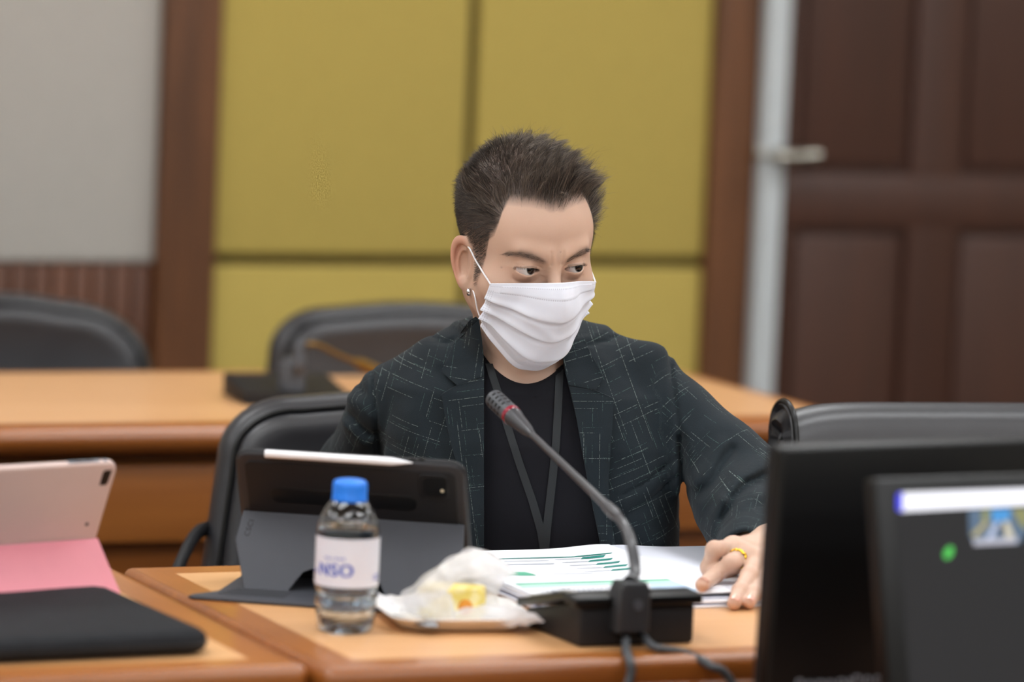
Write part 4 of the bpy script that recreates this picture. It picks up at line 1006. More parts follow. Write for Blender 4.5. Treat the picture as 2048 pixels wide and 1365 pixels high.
def face(p):
    d = skull(p); x, y, z = p.T
    ax = np.abs(x); pm_ = np.stack([ax, y, z], 1)
    d = smin(d, cone(pm_, (0.010, 0.083, 0.020), (0.040, 0.073, 0.024), 0.007, 0.006), 0.014)           # brow
    d = smax(d, -ell(pm_, (0.033, 0.101, 0.001), (0.021, 0.0175, 0.0125)), 0.012)                          # socket
    d = smin(d, cone(p, (0, 0.083, 0.012), (0, 0.1045, -0.030), 0.0055, 0.0085), 0.012)                      # nose
    d = smin(d, ell(p, (0, 0.100, -0.040), (0.014, 0.011, 0.010)), 0.010)
    d = smin(d, ell(p, (0, 0.080, -0.068), (0.024, 0.010, 0.012)), 0.012)                                    # lips mound
    # eyelids: a ball round the eye, opened by an almond slit
    for s, c in zip((-1, 1), EYEC):
        q = p-c; r = np.linalg.norm(q, axis=1)
        lid = r-(EYER+0.0013)
        X = q[:, 0]*s                                                                 # towards the temple
        top = 0.0047*np.clip(1-((X-0.0005)/0.0158)**2, 0, 1)**0.7+0.0005+0.05*X; bot = -0.0043*np.clip(1-((X)/0.0155)**2, 0, 1)**0.8+0.0003+0.05*X
        slit = np.maximum(q[:, 2]-top, bot-q[:, 2]); slit = np.maximum(slit, np.abs(X)-0.0152)
        inside = np.where(q[:, 1] > 0.0, slit, 1.0)
        lidc = np.maximum(lid, -(r-(EYER-0.0006)))
        d = smin(d, lid, 0.006)
        # upper fold
        fold = np.abs(q[:, 2]-(0.0088*np.clip(1-(X/0.021)**2, 0, 1)**0.6-0.0005))
        d = d+0.0009*np.exp(-(fold/0.0011)**2)*((q[:, 1] > 0) & (np.abs(X) < 0.018))
        d = smax(d, -np.maximum(inside, -(q[:, 1]-0.001)), 0.0007)
        d = np.minimum(d, np.maximum(r-(EYER-0.0004), 0.0*r))                                                  # keep a floor behind the eye
        # bag under the eye
        bag = np.hypot((X+0.001)/1.7, q[:, 2]+0.0145+0.00*X)
        d = d+0.0007*np.exp(-((np.abs(np.hypot(X/1.5, q[:, 2]+0.004)-0.0125))/0.0022)**2)*((q[:, 1] > 0) & (q[:, 2] < -0.006))
    # frown lines between the brows
    for s in (-1, 1): d = d+0.0010*np.exp(-(seg2(x, z, [(s*0.007, 0.010), (s*0.0085, 0.026)])/0.0016)**2)*(y > 0.05)
    # nostril wings are under the mask
    return d
def ear(p, s):
    """s=-1: the ear seen; local: across (from cheek outwards-back), t up, n out of the bowl"""
    a = math.radians(33); o = np.array([s*0.0665, 0.009, -0.022])
    dv_ = np.array([s*math.sin(a), -math.cos(a), 0.0]); nv = np.array([s*math.cos(a), math.sin(a), 0.0]); q = p-o
    S_ = q @ dv_; T_ = q[:, 2]*0.985-S_*0.17; N_ = q @ nv
    wv = 0.0165*(1+0.26*np.clip(T_/0.032, -1, 1)); cs_ = 0.0150+0.0015*T_/0.03
    rho = np.hypot((S_-cs_)/wv, (T_-0.0)/0.0300); ed = (rho-1)*0.017
    bowl = -0.0075*(1-np.clip(rho, 0, 1)**2)+0.001
    disc = smax(np.abs(N_-bowl)-0.0016, ed, 0.002)
    lobe_cut = np.clip((T_+0.018)/0.01, 0, 1)
    rim = np.hypot((rho-0.90)*0.0165, N_-0.0022)-(0.0019+0.0009*lobe_cut)
    d = smin(disc, np.where(S_ > -0.001, rim, 1), 0.002)
    anti = np.hypot((np.hypot((S_-cs_+0.0015)/0.0105, (T_+0.003)/0.021)-0.98)*0.0105, N_+0.0008)-0.0019
    anti = np.maximum(anti, -(S_-cs_+0.0015)-0.002)
    d = smin(d, anti, 0.003)
    d = smin(d, ell(np.stack([S_, T_, N_], 1), (0.0015, -0.007, 0.0018), (0.0035, 0.0055, 0.003)), 0.003)          # tragus
    d = smin(d, ell(np.stack([S_, T_, N_], 1), (0.0085, -0.0265, -0.001), (0.0075, 0.0080, 0.0036)), 0.006)        # lobe
    d = smin(d, cone(np.stack([S_, T_, N_], 1), (0.004, 0.010, -0.005), (0.004, -0.018, -0.006), 0.006, 0.006), 0.004)
    return d
NECK0, NECK1 = fromH((0, -0.022, -0.055)), np.array([0.020, 5.115, 0.955])
def neck(P):
    d = cone(P, NECK0, NECK1, 0.050, 0.057)
    # tendons and throat
    th = fromH((0.0, 0.040, -0.115))
    d = smin(d, cone(P, th, NECK1+np.array([0.0, -0.045, 0.0]), 0.020, 0.012), 0.03)
    for s in (-1, 1): d = smin(d, cone(P, fromH((s*0.052, -0.012, -0.06)), NECK1+np.array([s*0.018, -0.052, -0.012]), 0.010, 0.009), 0.016)
    return d
def head(P):
    p = toH(P); d = face(p); d = smin(d, ear(p, -1), 0.004); d = smin(d, ear(p, 1), 0.004); return d
def head_neck(P): return smin(head(P), neck(P), 0.018)

# ---- torso and arms
TZ = [0.40, 0.55, 0.70, 0.80, 0.88, 0.94, 0.975, 1.01]
TW_ = [0.175, 0.175, 0.172, 0.172, 0.170, 0.158, 0.120, 0.07]
TD_ = [0.135, 0.125, 0.112, 0.106, 0.104, 0.092, 0.070, 0.05]
TC_ = [5.17, 5.15, 5.125, 5.118, 5.118, 5.123, 5.128, 5.13]
TU_ = [0.028, 0.028, 0.028, 0.030, 0.028, 0.022, 0.020, 0.020]
def trunk(P, grow=0.0):
    u, e, z = P.T; w_ = np.interp(z, TZ, TW_)+grow; dp = np.interp(z, TZ, TD_)+grow; ce = np.interp(z, TZ, TC_); cu = np.interp(z, TZ, TU_)
    a, b = np.abs(u-cu)/w_, np.abs(e-ce)/dp
    k = (a**2.6+b**2.6)**(1/2.6); d = (k-1)*np.minimum(w_, dp)*0.95
    return np.maximum(d, np.maximum(z-1.01, 0.42-z))
SL, SR_ = np.array([-0.143, 5.135, 0.903]), np.array([0.160, 5.125, 0.936])
EL, ER = np.array([-0.188, 5.26, 0.805]), np.array([0.322, 5.03, 0.815])
WL, WR = np.array([-0.09, 5.02, 0.665]), np.array([0.292, 4.845, 0.792])
def shoulders(P, g):
    d = cone(P, (-0.030, 5.135, 0.980), SL+np.array([0.008, 0, 0.022]), 0.036+g, 0.036+g)
    return smin(d, cone(P, (0.080, 5.135, 0.974), SR_+np.array([0.002, 0, 0.026]), 0.038+g, 0.036+g), 0.03)
def arms(P, g):
    d = smin(cone(P, SL, EL, 0.036+g, 0.031+g), cone(P, EL, WL, 0.031+g, 0.025+g), 0.015)
    d2 = smin(cone(P, SR_, ER, 0.036+g, 0.031+g), cone(P, ER, WR, 0.030+g, 0.023+g), 0.015)
    return d, d2
def body_sdf(P):
    d = smin(trunk(P, -0.004), shoulders(P, -0.016), 0.04); a, b = arms(P, 0.0); d = smin(smin(d, a, 0.03), b, 0.03)
    for s in (-1, 1):                                     # thighs, shins, feet under the desk
        d = smin(d, cone(P, (0.03+s*0.085, 5.15, 0.52), (0.04+s*0.12, 4.74, 0.53), 0.078, 0.055), 0.04)
        d = smin(d, cone(P, (0.04+s*0.12, 4.74, 0.52), (0.04+s*0.11, 4.80, 0.09), 0.052, 0.034), 0.02)
        d = smin(d, cone(P, (0.04+s*0.11, 4.81, 0.045), (0.04+s*0.12, 4.64, 0.032), 0.036, 0.027), 0.02)
    d = smin(d, cone(P, WL, WL+np.array([0.02, -0.09, -0.055]), 0.028, 0.026), 0.02)
    return smin(d, neck(P), 0.02)

# ---- the left hand on the papers
_t2 = toQ(at_z(1404, 1171, 0.776)); _t3 = toQ(at_z(1468, 1207, 0.7585)); _t4 = toQ(at_z(1498, 1206, 0.7585)); 
H = {
 'wrist': q_at(1540, 1094, 4.835), 'palm_in': q_at(1478, 1094, 4.79),
 'index': [q_at(1466, 1096, 4.775), q_at(1429, 1100, 4.745), q_at(1417, 1136, 4.75), q_at(1421, 1164, 4.765)],
 'middle': [q_at(1489, 1108, 4.765), q_at(1462, 1128, 4.735), q_at(1430, 1151, 4.735), _t2],
 'ring': [q_at(1513, 1120, 4.755), q_at(1498, 1152, 4.715), q_at(1480, 1183, 4.680), _t3],
 'pinky': [q_at(1534, 1132, 4.765), q_at(1524, 1162, 4.722), q_at(1509, 1188, 4.685), _t4],
 'thumb': [q_at(1500, 1112, 4.815), q_at(1462, 1132, 4.805), q_at(1436, 1152, 4.79), q_at(1427, 1166, 4.775)],
}
FR = {'index': (0.0105, 0.0096, 0.0086, 0.0076), 'middle': (0.0108, 0.0100, 0.0090, 0.0080), 'ring': (0.0104, 0.0096, 0.0088, 0.0079), 'pinky': (0.0096, 0.0086, 0.0078, 0.0070), 'thumb': (0.0125, 0.0115, 0.0105, 0.0090)}
def hand(P):
    W_ = H['wrist']; d = cone(P, WR+(ER-WR)*0.35, W_, 0.029, 0.0235)
    palm = None
    for k in ('index', 'middle', 'ring', 'pinky'):
        c_ = cone(P, W_+(H[k][0]-W_)*0.15, H[k][0], 0.0165, 0.0118); palm = c_ if palm is None else smin(palm, c_, 0.012)
    d = smin(d, palm, 0.018)
    d = smin(d, cone(P, W_, H['thumb'][0], 0.017, 0.0145), 0.012)
    for k in ('index', 'middle', 'ring', 'pinky', 'thumb'):
        j = H[k]; r = FR[k]; f_ = cone(P, j[0], j[1], r[0], r[1]); f_ = smin(f_, cone(P, j[1], j[2], r[1], r[2]), 0.003); f_ = smin(f_, cone(P, j[2], j[3], r[2], r[3]), 0.003)
        for jj, rr_ in ((j[1], r[1]), (j[2], r[2])):       # knuckle swell
            f_ = smin(f_, np.linalg.norm(P-jj, axis=1)-rr_*1.03, 0.004)
        d = smin(d, f_, 0.0045)
    for k in ('index', 'middle', 'ring', 'pinky'): d = smin(d, np.linalg.norm(P-H[k][0]-np.array([0, 0, 0.0015]), axis=1)-0.0108, 0.008)
    return d

# ---- skin
def skin_attr(o, V, hand_=False):
    n_ = len(V); colr = np.tile(np.array([0.0, 0.0, 0.0, 1.0]), (n_, 1))   # R hair shade, G redness, B darkness round the eyes
    p = toH(V); x, y, z = p.T; ax = np.abs(x); s = np.sign(x)
    if not hand_:
        for sg, c in zip((-1, 1), EYEC):
            X = (x-c[0])*sg; Z = z-c[2]
            br = np.interp(X, [-0.019, -0.012, 0.0, 0.012, 0.021, 0.026], [0.0125, 0.0155, 0.0200, 0.0220, 0.0185, 0.0150])
            wd = np.interp(X, [-0.019, -0.013, 0.0, 0.012, 0.022, 0.026], [0.0034, 0.0054, 0.0058, 0.0050, 0.0030, 0.0012])
            m_ = np.exp(-(np.abs(Z-br)/wd)**2.2)*(np.clip((X+0.021)/0.004, 0, 1)*np.clip((0.027-X)/0.004, 0, 1))*(y > 0.03)
            colr[:, 0] = np.maximum(colr[:, 0], m_*np.interp(X, [-0.019, -0.008, 0.004], [0.30, 0.58, 0.72]))
            rr_ = np.hypot(X/1.35, Z+0.002); colr[:, 2] = np.maximum(colr[:, 2], np.exp(-((rr_-0.012)/0.007)**2)*(y > 0.03)*0.32*(Z < 0.002))
            lidm = np.exp(-(np.maximum(np.abs(np.hypot(X/1.0, Z*2.2)-0.0150), 0)/0.0022)**2)*(y > 0.05)*(np.linalg.norm(p-c, axis=1) < EYER+0.003); colr[:, 0] = np.maximum(colr[:, 0], lidm*0.5*(Z > 0))
        # stubble of the close-cut sides
        colr[:, 0] = np.maximum(colr[:, 0], scalp(p)*0.85)
        em = np.exp(-np.maximum(-(y+0.002)*0, 0))*np.clip((ax-0.0745)/0.006, 0, 1)*(z < 0.03)*(z > -0.05); colr[:, 1] = em*0.8
        # mole on the cheek
        for mx_, mz_ in ((-0.058, -0.001), (0.004, 0.026)):
            colr[:, 0] = np.maximum(colr[:, 0], np.exp(-((x-mx_)**2+(z-mz_)**2)/0.0009**2)*(y > 0)*0.4)
    else:
        for k in ('index', 'middle', 'ring', 'pinky', 'thumb'):
            dd = np.linalg.norm(V-H[k][3], axis=1); colr[:, 1] = np.maximum(colr[:, 1], np.exp(-(dd/0.010)**2)*0.45)
            for j in (0, 1, 2): colr[:, 1] = np.maximum(colr[:, 1], np.exp(-(np.linalg.norm(V-H[k][j], axis=1)/0.010)**2)*0.35)
    at = o.data.attributes.new('skin', 'FLOAT_COLOR', 'POINT'); at.data.foreach_set('color', colr.astype(np.float32).ravel())
def hairline(p):
    """>0 inside the haired part of the head"""
    x, y, z = p.T; ax = np.abs(x)
    az = np.arctan2(ax, y)                                           # 0 = straight ahead
    lim = np.interp(az, [0, 0.05, 0.12, 0.22, 0.43, 0.70, 0.83, 0.870, 0.885, 0.91, 0.99, 1.01, 1.05, 1.12, 1.20, 1.27, 1.45, 1.62, 1.80, 2.0, 2.2, 3.15],
                    [0.0720, 0.0705, 0.0705, 0.0735, 0.0745, 0.0725, 0.0715, 0.0620, 0.0440, 0.0340, 0.0250, 0.006, -0.022, -0.040, -0.040, -0.004, 0.008, 0.012, 0.006, -0.020, -0.050, -0.058])
    return z-lim
def scalp(p):
    h_ = hairline(p); x, y, z = p.T
    fade = np.clip(h_/0.014, 0, 1)**0.8; side = np.clip((z+0.012)/0.050, 0.25, 1.0)
    return np.where(h_ > 0, fade*side, 0)
mS = G('skin')
a_ = mS.n('ShaderNodeAttribute', attribute_name='skin'); sp_ = mS.n('ShaderNodeSeparateColor'); mS.l(a_.outputs['Color'], sp_.inputs[0])
v = mS.coord(); base = mS.mix(mS.noise(v, 22, 4), lin('#c6a590'), lin('#d0b09d')); base = mS.mix(mS.math('MULTIPLY', mS.noise(v, 900, 2), 0.25), base, lin('#c08f74'))
base = mS.mix(mS.math('MULTIPLY', sp_.outputs[1], 0.6), base, lin('#d08a70'))
base = mS.mix(mS.math('MULTIPLY', sp_.outputs[2], 0.75), base, lin('#a5745e'))
sn = mS.math('MULTIPLY', sp_.outputs[0], mS.math('ADD', 0.72, mS.math('MULTIPLY', mS.noise(v, 1400, 2), 0.5)))
base = mS.mix(sn, base, lin('#3f3a38')); mS.color(base)
mS.set(rough=0.48, sss=0.12, spec=0.4); mS.b.inputs['Subsurface Radius'].default_value = (0.012, 0.005, 0.003); mS.b.inputs['Subsurface Scale'].default_value = 0.5
mS.bump(mS.noise(v, 1300, 2), 0.12, 0.0004); m_skin = mS.m

hl, hh = HO-np.array([0.13, 0.13, 0.17]), HO+np.array([0.13, 0.15, 0.17])
Vh, Fh = net(head_neck, hl, hh, 0.00125)
Vb, Fb = net(body_sdf, (-0.30, 4.56, 0.0), (0.42, 5.40, 1.0), 0.006)
Vn, Fn = net(hand, (0.17, 4.60, 0.745), (0.37, 4.97, 0.86), 0.0015)
keep = Vh[:, 2] > 0.935
body = qmesh('body', np.concatenate([Vh, Vb, Vn]), np.concatenate([Fh, Fb+len(Vh), Fn+len(Vh)+len(Vb)]), m_skin, PERSON)
skin_attr(body, np.concatenate([Vh, Vb, Vn]))
# redness of the hand added on top
co = np.concatenate([Vh, Vb, Vn]); at = body.data.attributes['skin']; arr = np.zeros(len(co)*4, np.float32); at.data.foreach_get('color', arr); arr = arr.reshape(-1, 4)
for k in ('index', 'middle', 'ring', 'pinky', 'thumb'):
    arr[:, 1] = np.maximum(arr[:, 1], np.exp(-(np.linalg.norm(co-H[k][3], axis=1)/0.010)**2)*0.45)
    for j in (0, 1, 2): arr[:, 1] = np.maximum(arr[:, 1], np.exp(-(np.linalg.norm(co-H[k][j], axis=1)/0.010)**2)*0.3)
at.data.foreach_set('color', arr.ravel())
# fingernails
m_nail = plain('fingernail', '#dba592', 0.25, 0.02, coat=0.5)
for k in ('middle', 'ring', 'pinky', 'index'):
    a, b_ = H[k][2], H[k][3]; ax_ = (b_-a)/np.linalg.norm(b_-a); up_ = np.array([0, -0.75, 0.66]); up_ -= ax_*(up_ @ ax_); up_ /= np.linalg.norm(up_); sd = np.cross(ax_, up_)
    V = []; nu, nv_ = 9, 9; r = FR[k][3]+0.0004
    for i in range(nu):
        for j in range(nv_):
            an = (j/(nv_-1)-0.5)*1.7; l_ = (i/(nu-1)-0.5)*0.0105; taper = math.sqrt(max(0, 1-(2*(i/(nu-1)-0.5))**4))*0.85+0.15
            V.append(b_-ax_*0.0005+ax_*l_+(up_*math.cos(an*taper)+sd*math.sin(an*taper))*r)
    Fc = [(i*nv_+j, i*nv_+j+1, (i+1)*nv_+j+1, (i+1)*nv_+j) for i in range(nu-1) for j in range(nv_-1)]
    o = qmesh('fingernail', V, Fc, m_nail, PERSON); md = o.modifiers.new('t', 'SOLIDIFY'); md.thickness = 0.0005
# ring
a, b_ = H['middle'][0], H['middle'][1]; ax_ = (b_-a)/np.linalg.norm(b_-a); c_ = a+(b_-a)*0.50
m_gold = G('gold').set(rough=0.22, metal=1.0); m_gold.color(lin('#f0c040')); m_gold = m_gold.m
R_ = 0.0112; rm = frame(c_-QO, (0.3, 0.2, 0.9), ax_)
bm = bmesh.new(); nS, nT = 72, 10; gr = []
for i in range(nS):
    t_ = 2*math.pi*i/nS; row = []
    for j in range(nT):
        q = 2*math.pi*j/nT; tw = 0.0007*math.sin(t_*9); row.append(bm.verts.new(((R_+0.0013*math.cos(q)+0.0005*math.cos(t_*18))*math.cos(t_), (R_+0.0011*math.cos(q))*math.sin(t_), 0.0028*math.sin(q)+tw)))
    gr.append(row)
for i in range(nS):
    for j in range(nT): bm.faces.new([gr[i][j], gr[(i+1) % nS][j], gr[(i+1) % nS][(j+1) % nT], gr[i][(j+1) % nT]])
bm.transform(rm); o = from_bm('finger_ring', bm, m_gold, PERSON, smooth=True); o['label'] = 'gold twisted ring'

# ---- eyes
gaze_w = np.array([math.sin(math.radians(41)), -math.cos(math.radians(41)), 0.03])
mE = G('eye'); v = mE.coord(); sx = mE.n('ShaderNodeSeparateXYZ'); mE.l(v, sx.inputs[0])
rad = mE.math('SQRT', mE.math('ADD', mE.math('MULTIPLY', sx.outputs[0], sx.outputs[0]), mE.math('MULTIPLY', sx.outputs[1], sx.outputs[1])))
mE.color(mE.ramp(mE.math('DIVIDE', rad, 0.0125), [(0.0, lin('#060505')), (0.20, lin('#070505')), (0.24, lin('#170d09')), (0.44, lin('#0d0806')), (0.49, lin('#6a6664')), (0.56, lin('#c9c5c3')), (0.95, lin('#c8b8b4'))]))
mE.set(rough=0.12, spec=0.5, coat=0.2); m_eye = mE.m
for c in EYEC:
    cq = fromH(c); me_ = bmesh.new(); bmesh.ops.create_uvsphere(me_, u_segments=40, v_segments=28, radius=EYER)
    for v_ in me_.verts:
        rr_ = math.hypot(v_.co.x, v_.co.y)
        if v_.co.z > 0 and rr_ < 0.0055: v_.co.z += 0.0009*(1-(rr_/0.0055)**2)
    o = from_bm('eyeball', me_, m_eye, PERSON, smooth=True); o.matrix_local = frame(cq-QO, (0, 0, 1), gaze_w)
# ---------------------------------------------------------------- blazer
def UZ(*pts, e=5.03): return [tuple(q_at(x, y, e)[[0, 2]]) for x, y in pts]
CREASE = [  # points, depth, width; + cuts in, - raises
    (UZ((737, 712), (735, 735), (744, 790), (750, 860), (752, 930)), 0.0040, 0.0022),
    (UZ((1340, 692), (1345, 735), (1350, 800), (1360, 865), (1364, 930), (1370, 1010)), 0.0045, 0.0024),
    (UZ((1362, 880), (1368, 960), (1373, 1015), (1374, 1060)), 0.0100, 0.0060),
    (UZ((752, 880), (755, 930), (757, 990)), 0.0060, 0.0050),
    (UZ((1374, 980), (1395, 974), (1418, 955), (1445, 915), (1462, 895)), 0.0060, 0.0062), (UZ((1385, 950), (1410, 925), (1440, 885)), -0.0040, 0.0090),
    (UZ((1436, 1010), (1455, 973), (1487, 950), (1540, 938)), 0.0065, 0.0065), (UZ((1440, 970), (1470, 935), (1515, 918)), -0.0040, 0.0095),
    (UZ((1434, 1062), (1437, 1045), (1441, 1030)), 0.0030, 0.0055), (UZ((1415, 1040), (1420, 1010), (1435, 975)), -0.0035, 0.0080),
    (UZ((1462, 1069), (1469, 1030), (1504, 985), (1540, 965)), 0.0048, 0.0060), (UZ((1478, 1055), (1495, 1015), (1535, 990)), -0.0040, 0.0090),
    (UZ((668, 842), (698, 853), (718, 872), (735, 884)), 0.0085, 0.0055), (UZ((675, 862), (700, 880), (718, 905)), -0.0050, 0.0080),
    (UZ((711, 776), (714, 792), (722, 800)), 0.0060, 0.0040), (UZ((652, 872), (657, 898)), 0.0040, 0.0030), (UZ((690, 815), (715, 822), (738, 845)), -0.0040, 0.0080),
    (UZ((862, 690), (890, 697), (905, 692)), 0.0040, 0.0030), (UZ((820, 690), (860, 705), (890, 740)), -0.0030, 0.0120),
    (UZ((1176, 697), (1200, 696), (1235, 691)), 0.0040, 0.0026), (UZ((1190, 720), (1215, 740)), -0.0030, 0.0100),
    (UZ((884, 745), (900, 765), (912, 775)), 0.0040, 0.0060),
    (UZ((1243, 988), (1300, 958), (1350, 920), (1353, 914)), 0.0022, 0.0014), (UZ((1244, 1030), (1300, 1000), (1352, 957), (1362, 945)), 0.0022, 0.0014), (UZ((1243, 988), (1244, 1030)), 0.0016, 0.0012),
    (UZ((1246, 1008), (1300, 980), (1352, 938)), -0.0014, 0.0080),
    (UZ((1280, 1050), (1310, 1085), (1330, 1120)), -0.0030, 0.0140), (UZ((820, 830), (850, 900), (870, 990)), -0.0030, 0.0160), (UZ((780, 900), (800, 960)), 0.0030, 0.0120),
    (UZ((1235, 1010), (1246, 1060), (1252, 1110)), 0.0035, 0.0040),
]
def folds(P, amp=1.0):
    X, Z = P[:, 0], P[:, 2]; d = np.zeros(len(P)); fr_ = np.clip((5.16-P[:, 1])/0.04, 0, 1)
    for pts, dep, wd in CREASE:
        a = np.array(pts); m = (X > a[:, 0].min()-3*wd) & (X < a[:, 0].max()+3*wd) & (Z > a[:, 1].min()-3*wd) & (Z < a[:, 1].max()+3*wd)
        if m.any(): d[m] += 1.1*dep*np.exp(-(seg2(X[m], Z[m], pts)/wd)**2)
    cw_ = np.clip((np.linalg.norm(P-np.array([0.284, 4.832, 0.785]), axis=1)-0.055)/0.03, 0.25, 1)
    d *= fr_*cw_
    d += 0.0012*np.sin(38*X+21*Z+2*np.sin(30*P[:, 1]))+0.0008*np.sin(-52*X+61*Z+40*P[:, 1])
    return d*amp
def jk_core(P):
    return smin(smin(trunk(P, 0.016), shoulders(P, 0.006), 0.03), cone(P, (0.02, 5.14, 0.93), (0.02, 5.14, 0.985), 0.085, 0.060), 0.03)
def jk_arms(P):
    a = smin(cone(P, SL+np.array([-0.002, 0, 0]), EL, 0.054, 0.050), cone(P, EL, WL, 0.050, 0.040), 0.02)
    C_ = np.array([0.284, 4.832, 0.785])
    b = smin(cone(P, SR_, ER, 0.056, 0.058), cone(P, ER, C_, 0.058, 0.035), 0.02); b = smin(b, cone(P, (0.262, 5.05, 0.848), (0.285, 4.94, 0.806), 0.054, 0.046), 0.03)
    cut = (P-C_) @ ((C_-ER)/np.linalg.norm(C_-ER))+0.000
    b = smax(b, cut-0.004, 0.004)                             # cuff end
    dr_ = (C_-ER)/np.linalg.norm(C_-ER); b = smax(b, -cone(P, C_-dr_*0.006, C_+dr_*0.06, 0.0285, 0.029), 0.003)    # hollow rim
    w_ = WL-EL; w_ /= np.linalg.norm(w_); a = smax(a, (P-WL) @ w_-0.005, 0.004)
    return a, b
def jk_full(P):
    a, b = jk_arms(P); return smin(smin(jk_core(P), a, 0.012), b, 0.012)+folds(P)
OL = q_at(966, 800, 5.02)[0]
_lz = UZ((958, 640), (966, 700), (968, 755), (968, 900), (968, 1110)); _rz = UZ((1148, 668), (1124, 703), (1128, 740), (1137, 772), (1153, 837), (1176, 967), (1205, 1110))
def opening(P):
    z = P[:, 2]; L_ = np.array(_lz)[::-1]; R__ = np.array(_rz)[::-1]
    ul = np.interp(z, L_[:, 1], L_[:, 0]); ur = np.interp(z, R__[:, 1], R__[:, 0]); return np.maximum(np.maximum(ul-P[:, 0], P[:, 0]-ur), P[:, 1]-5.14)
def collar_shell(P):
    top = np.interp(P[:, 0], [-0.05, 0.02, 0.09], [1.020, 1.036, 1.012])
    return np.maximum(np.maximum(np.abs(neck(P)-0.0125)-0.0045, P[:, 2]-top), 0.93-P[:, 2])
def jacket(P):
    d = smin(jk_full(P), collar_shell(P), 0.01)
    d = smax(d, -(neck(P)-0.006), 0.004)
    d = smax(d, -opening(P), 0.002)
    return np.maximum(d, 0.60-P[:, 2])
def cloth_attr(o, V, mode=None):
    """thread coordinates in metres"""
    u, e, z = V.T; s = u-0.03; ang = np.where(s < 0, -0.24, 0.40)
    A_, B_ = s*np.cos(ang)+z*np.sin(ang), -s*np.sin(ang)+z*np.cos(ang)
    if mode is None:
        core = jk_core(V); a, b = jk_arms(V)
        for d_, (p0, p1, p2), off in ((a, (SL, EL, WL), 3.1), (b, (SR_, ER, np.array([0.284, 4.832, 0.785])), 5.3)):
            m = d_ < core-0.002; ax1 = (p1-p0)/np.linalg.norm(p1-p0); ax2 = (p2-p1)/np.linalg.norm(p2-p1)
            l1 = (V-p0) @ ax1; l2 = (V-p1) @ ax2; fore = l1 > np.linalg.norm(p1-p0)*0.95
            for mm, org_, ax, l_, ex in ((m & ~fore, p0, ax1, l1, 0.0), (m & fore, p1, ax2, l2, np.linalg.norm(p1-p0))):
                if not mm.any(): continue
                r1 = np.cross(ax, [0, 1, 0]); r1 /= np.linalg.norm(r1); r2 = np.cross(ax, r1); w_ = V[mm]-org_-np.outer(l_[mm], ax)
                th = np.arctan2(w_ @ r1, -(w_ @ r2)); A_[mm] = th*0.052+off; B_[mm] = l_[mm]+ex
    elif mode is not None:
        A_, B_ = s*np.cos(mode)+z*np.sin(mode), -s*np.sin(mode)+z*np.cos(mode)
    at = o.data.attributes.new('thread', 'FLOAT_VECTOR', 'POINT'); at.data.foreach_set('vector', np.stack([A_, B_, 0*A_], 1).astype(np.float32).ravel())
mJ = G('flecked_wool'); at_ = mJ.n('ShaderNodeAttribute', attribute_name='thread'); sx = mJ.n('ShaderNodeSeparateXYZ'); mJ.l(at_.outputs['Vector'], sx.inputs[0])
def threads(g, a, b, pitch, length, dens, width, seed):
    cell = g.math('FLOOR', g.math('DIVIDE', a, pitch))
    def wn(x, y):
        c_ = g.n('ShaderNodeCombineXYZ'); g.val(x, c_.inputs[0]); g.val(y, c_.inputs[1]); c_.inputs[2].default_value = seed
        w_ = g.n('ShaderNodeTexWhiteNoise', noise_dimensions='3D'); g.l(c_.outputs[0], w_.inputs[0]); return w_.outputs['Value']
    r1 = wn(cell, 0.5); x0 = g.math('MULTIPLY', g.math('ADD', cell, g.math('ADD', 0.15, g.math('MULTIPLY', r1, 0.7))), pitch)
    line = g.math('LESS_THAN', g.math('ABSOLUTE', g.math('SUBTRACT', a, x0)), width)
    bs = g.math('ADD', g.math('DIVIDE', b, length), g.math('MULTIPLY', r1, 7.3)); seg_ = g.math('FLOOR', bs)
    on = g.math('LESS_THAN', wn(cell, g.math('ADD', seg_, 11.5)), dens)
    stitch = g.math('GREATER_THAN', wn(g.math('FLOOR', g.math('DIVIDE', b, 0.0011)), cell), 0.42)
    return g.math('MULTIPLY', g.math('MULTIPLY', line, on), g.math('ADD', g.math('MULTIPLY', stitch, 0.75), 0.12))
A__, B__ = sx.outputs[0], sx.outputs[1]
T1 = threads(mJ, A__, B__, 0.0092, 0.034, 0.27, 0.00027, 1.0); T2 = threads(mJ, B__, A__, 0.0092, 0.034, 0.27, 0.00027, 2.0)
T3 = threads(mJ, A__, B__, 0.0056, 0.022, 0.16, 0.00024, 3.0); T4 = threads(mJ, B__, A__, 0.0056, 0.022, 0.16, 0.00024, 4.0)
wv = mJ.coord(); wn_ = mJ.noise(wv, 900, 2); base = mJ.mix(mJ.noise(wv, 35, 4), lin('#171e23'), lin('#20292f')); base = mJ.mix(mJ.math('MULTIPLY', wn_, 0.5), base, lin('#171c1f'))
base = mJ.mix(mJ.math('MULTIPLY', mJ.math('MAXIMUM', T3, T4), 0.42), base, lin('#5f7d76'))
base = mJ.mix(mJ.math('MULTIPLY', mJ.math('MAXIMUM', T1, T2), 0.50), base, lin('#8f9c97'))
mJ.color(base); mJ.set(rough=0.85, sheen=0.04, spec=0.2); mJ.bump(wn_, 0.5, 0.0005); m_jacket = mJ.m
Vj, Fj = net(jacket, (-0.27, 4.80, 0.60), (0.42, 5.36, 1.06), 0.0032)
jk = qmesh('blazer', Vj, Fj, m_jacket, PERSON); cloth_attr(jk, Vj)
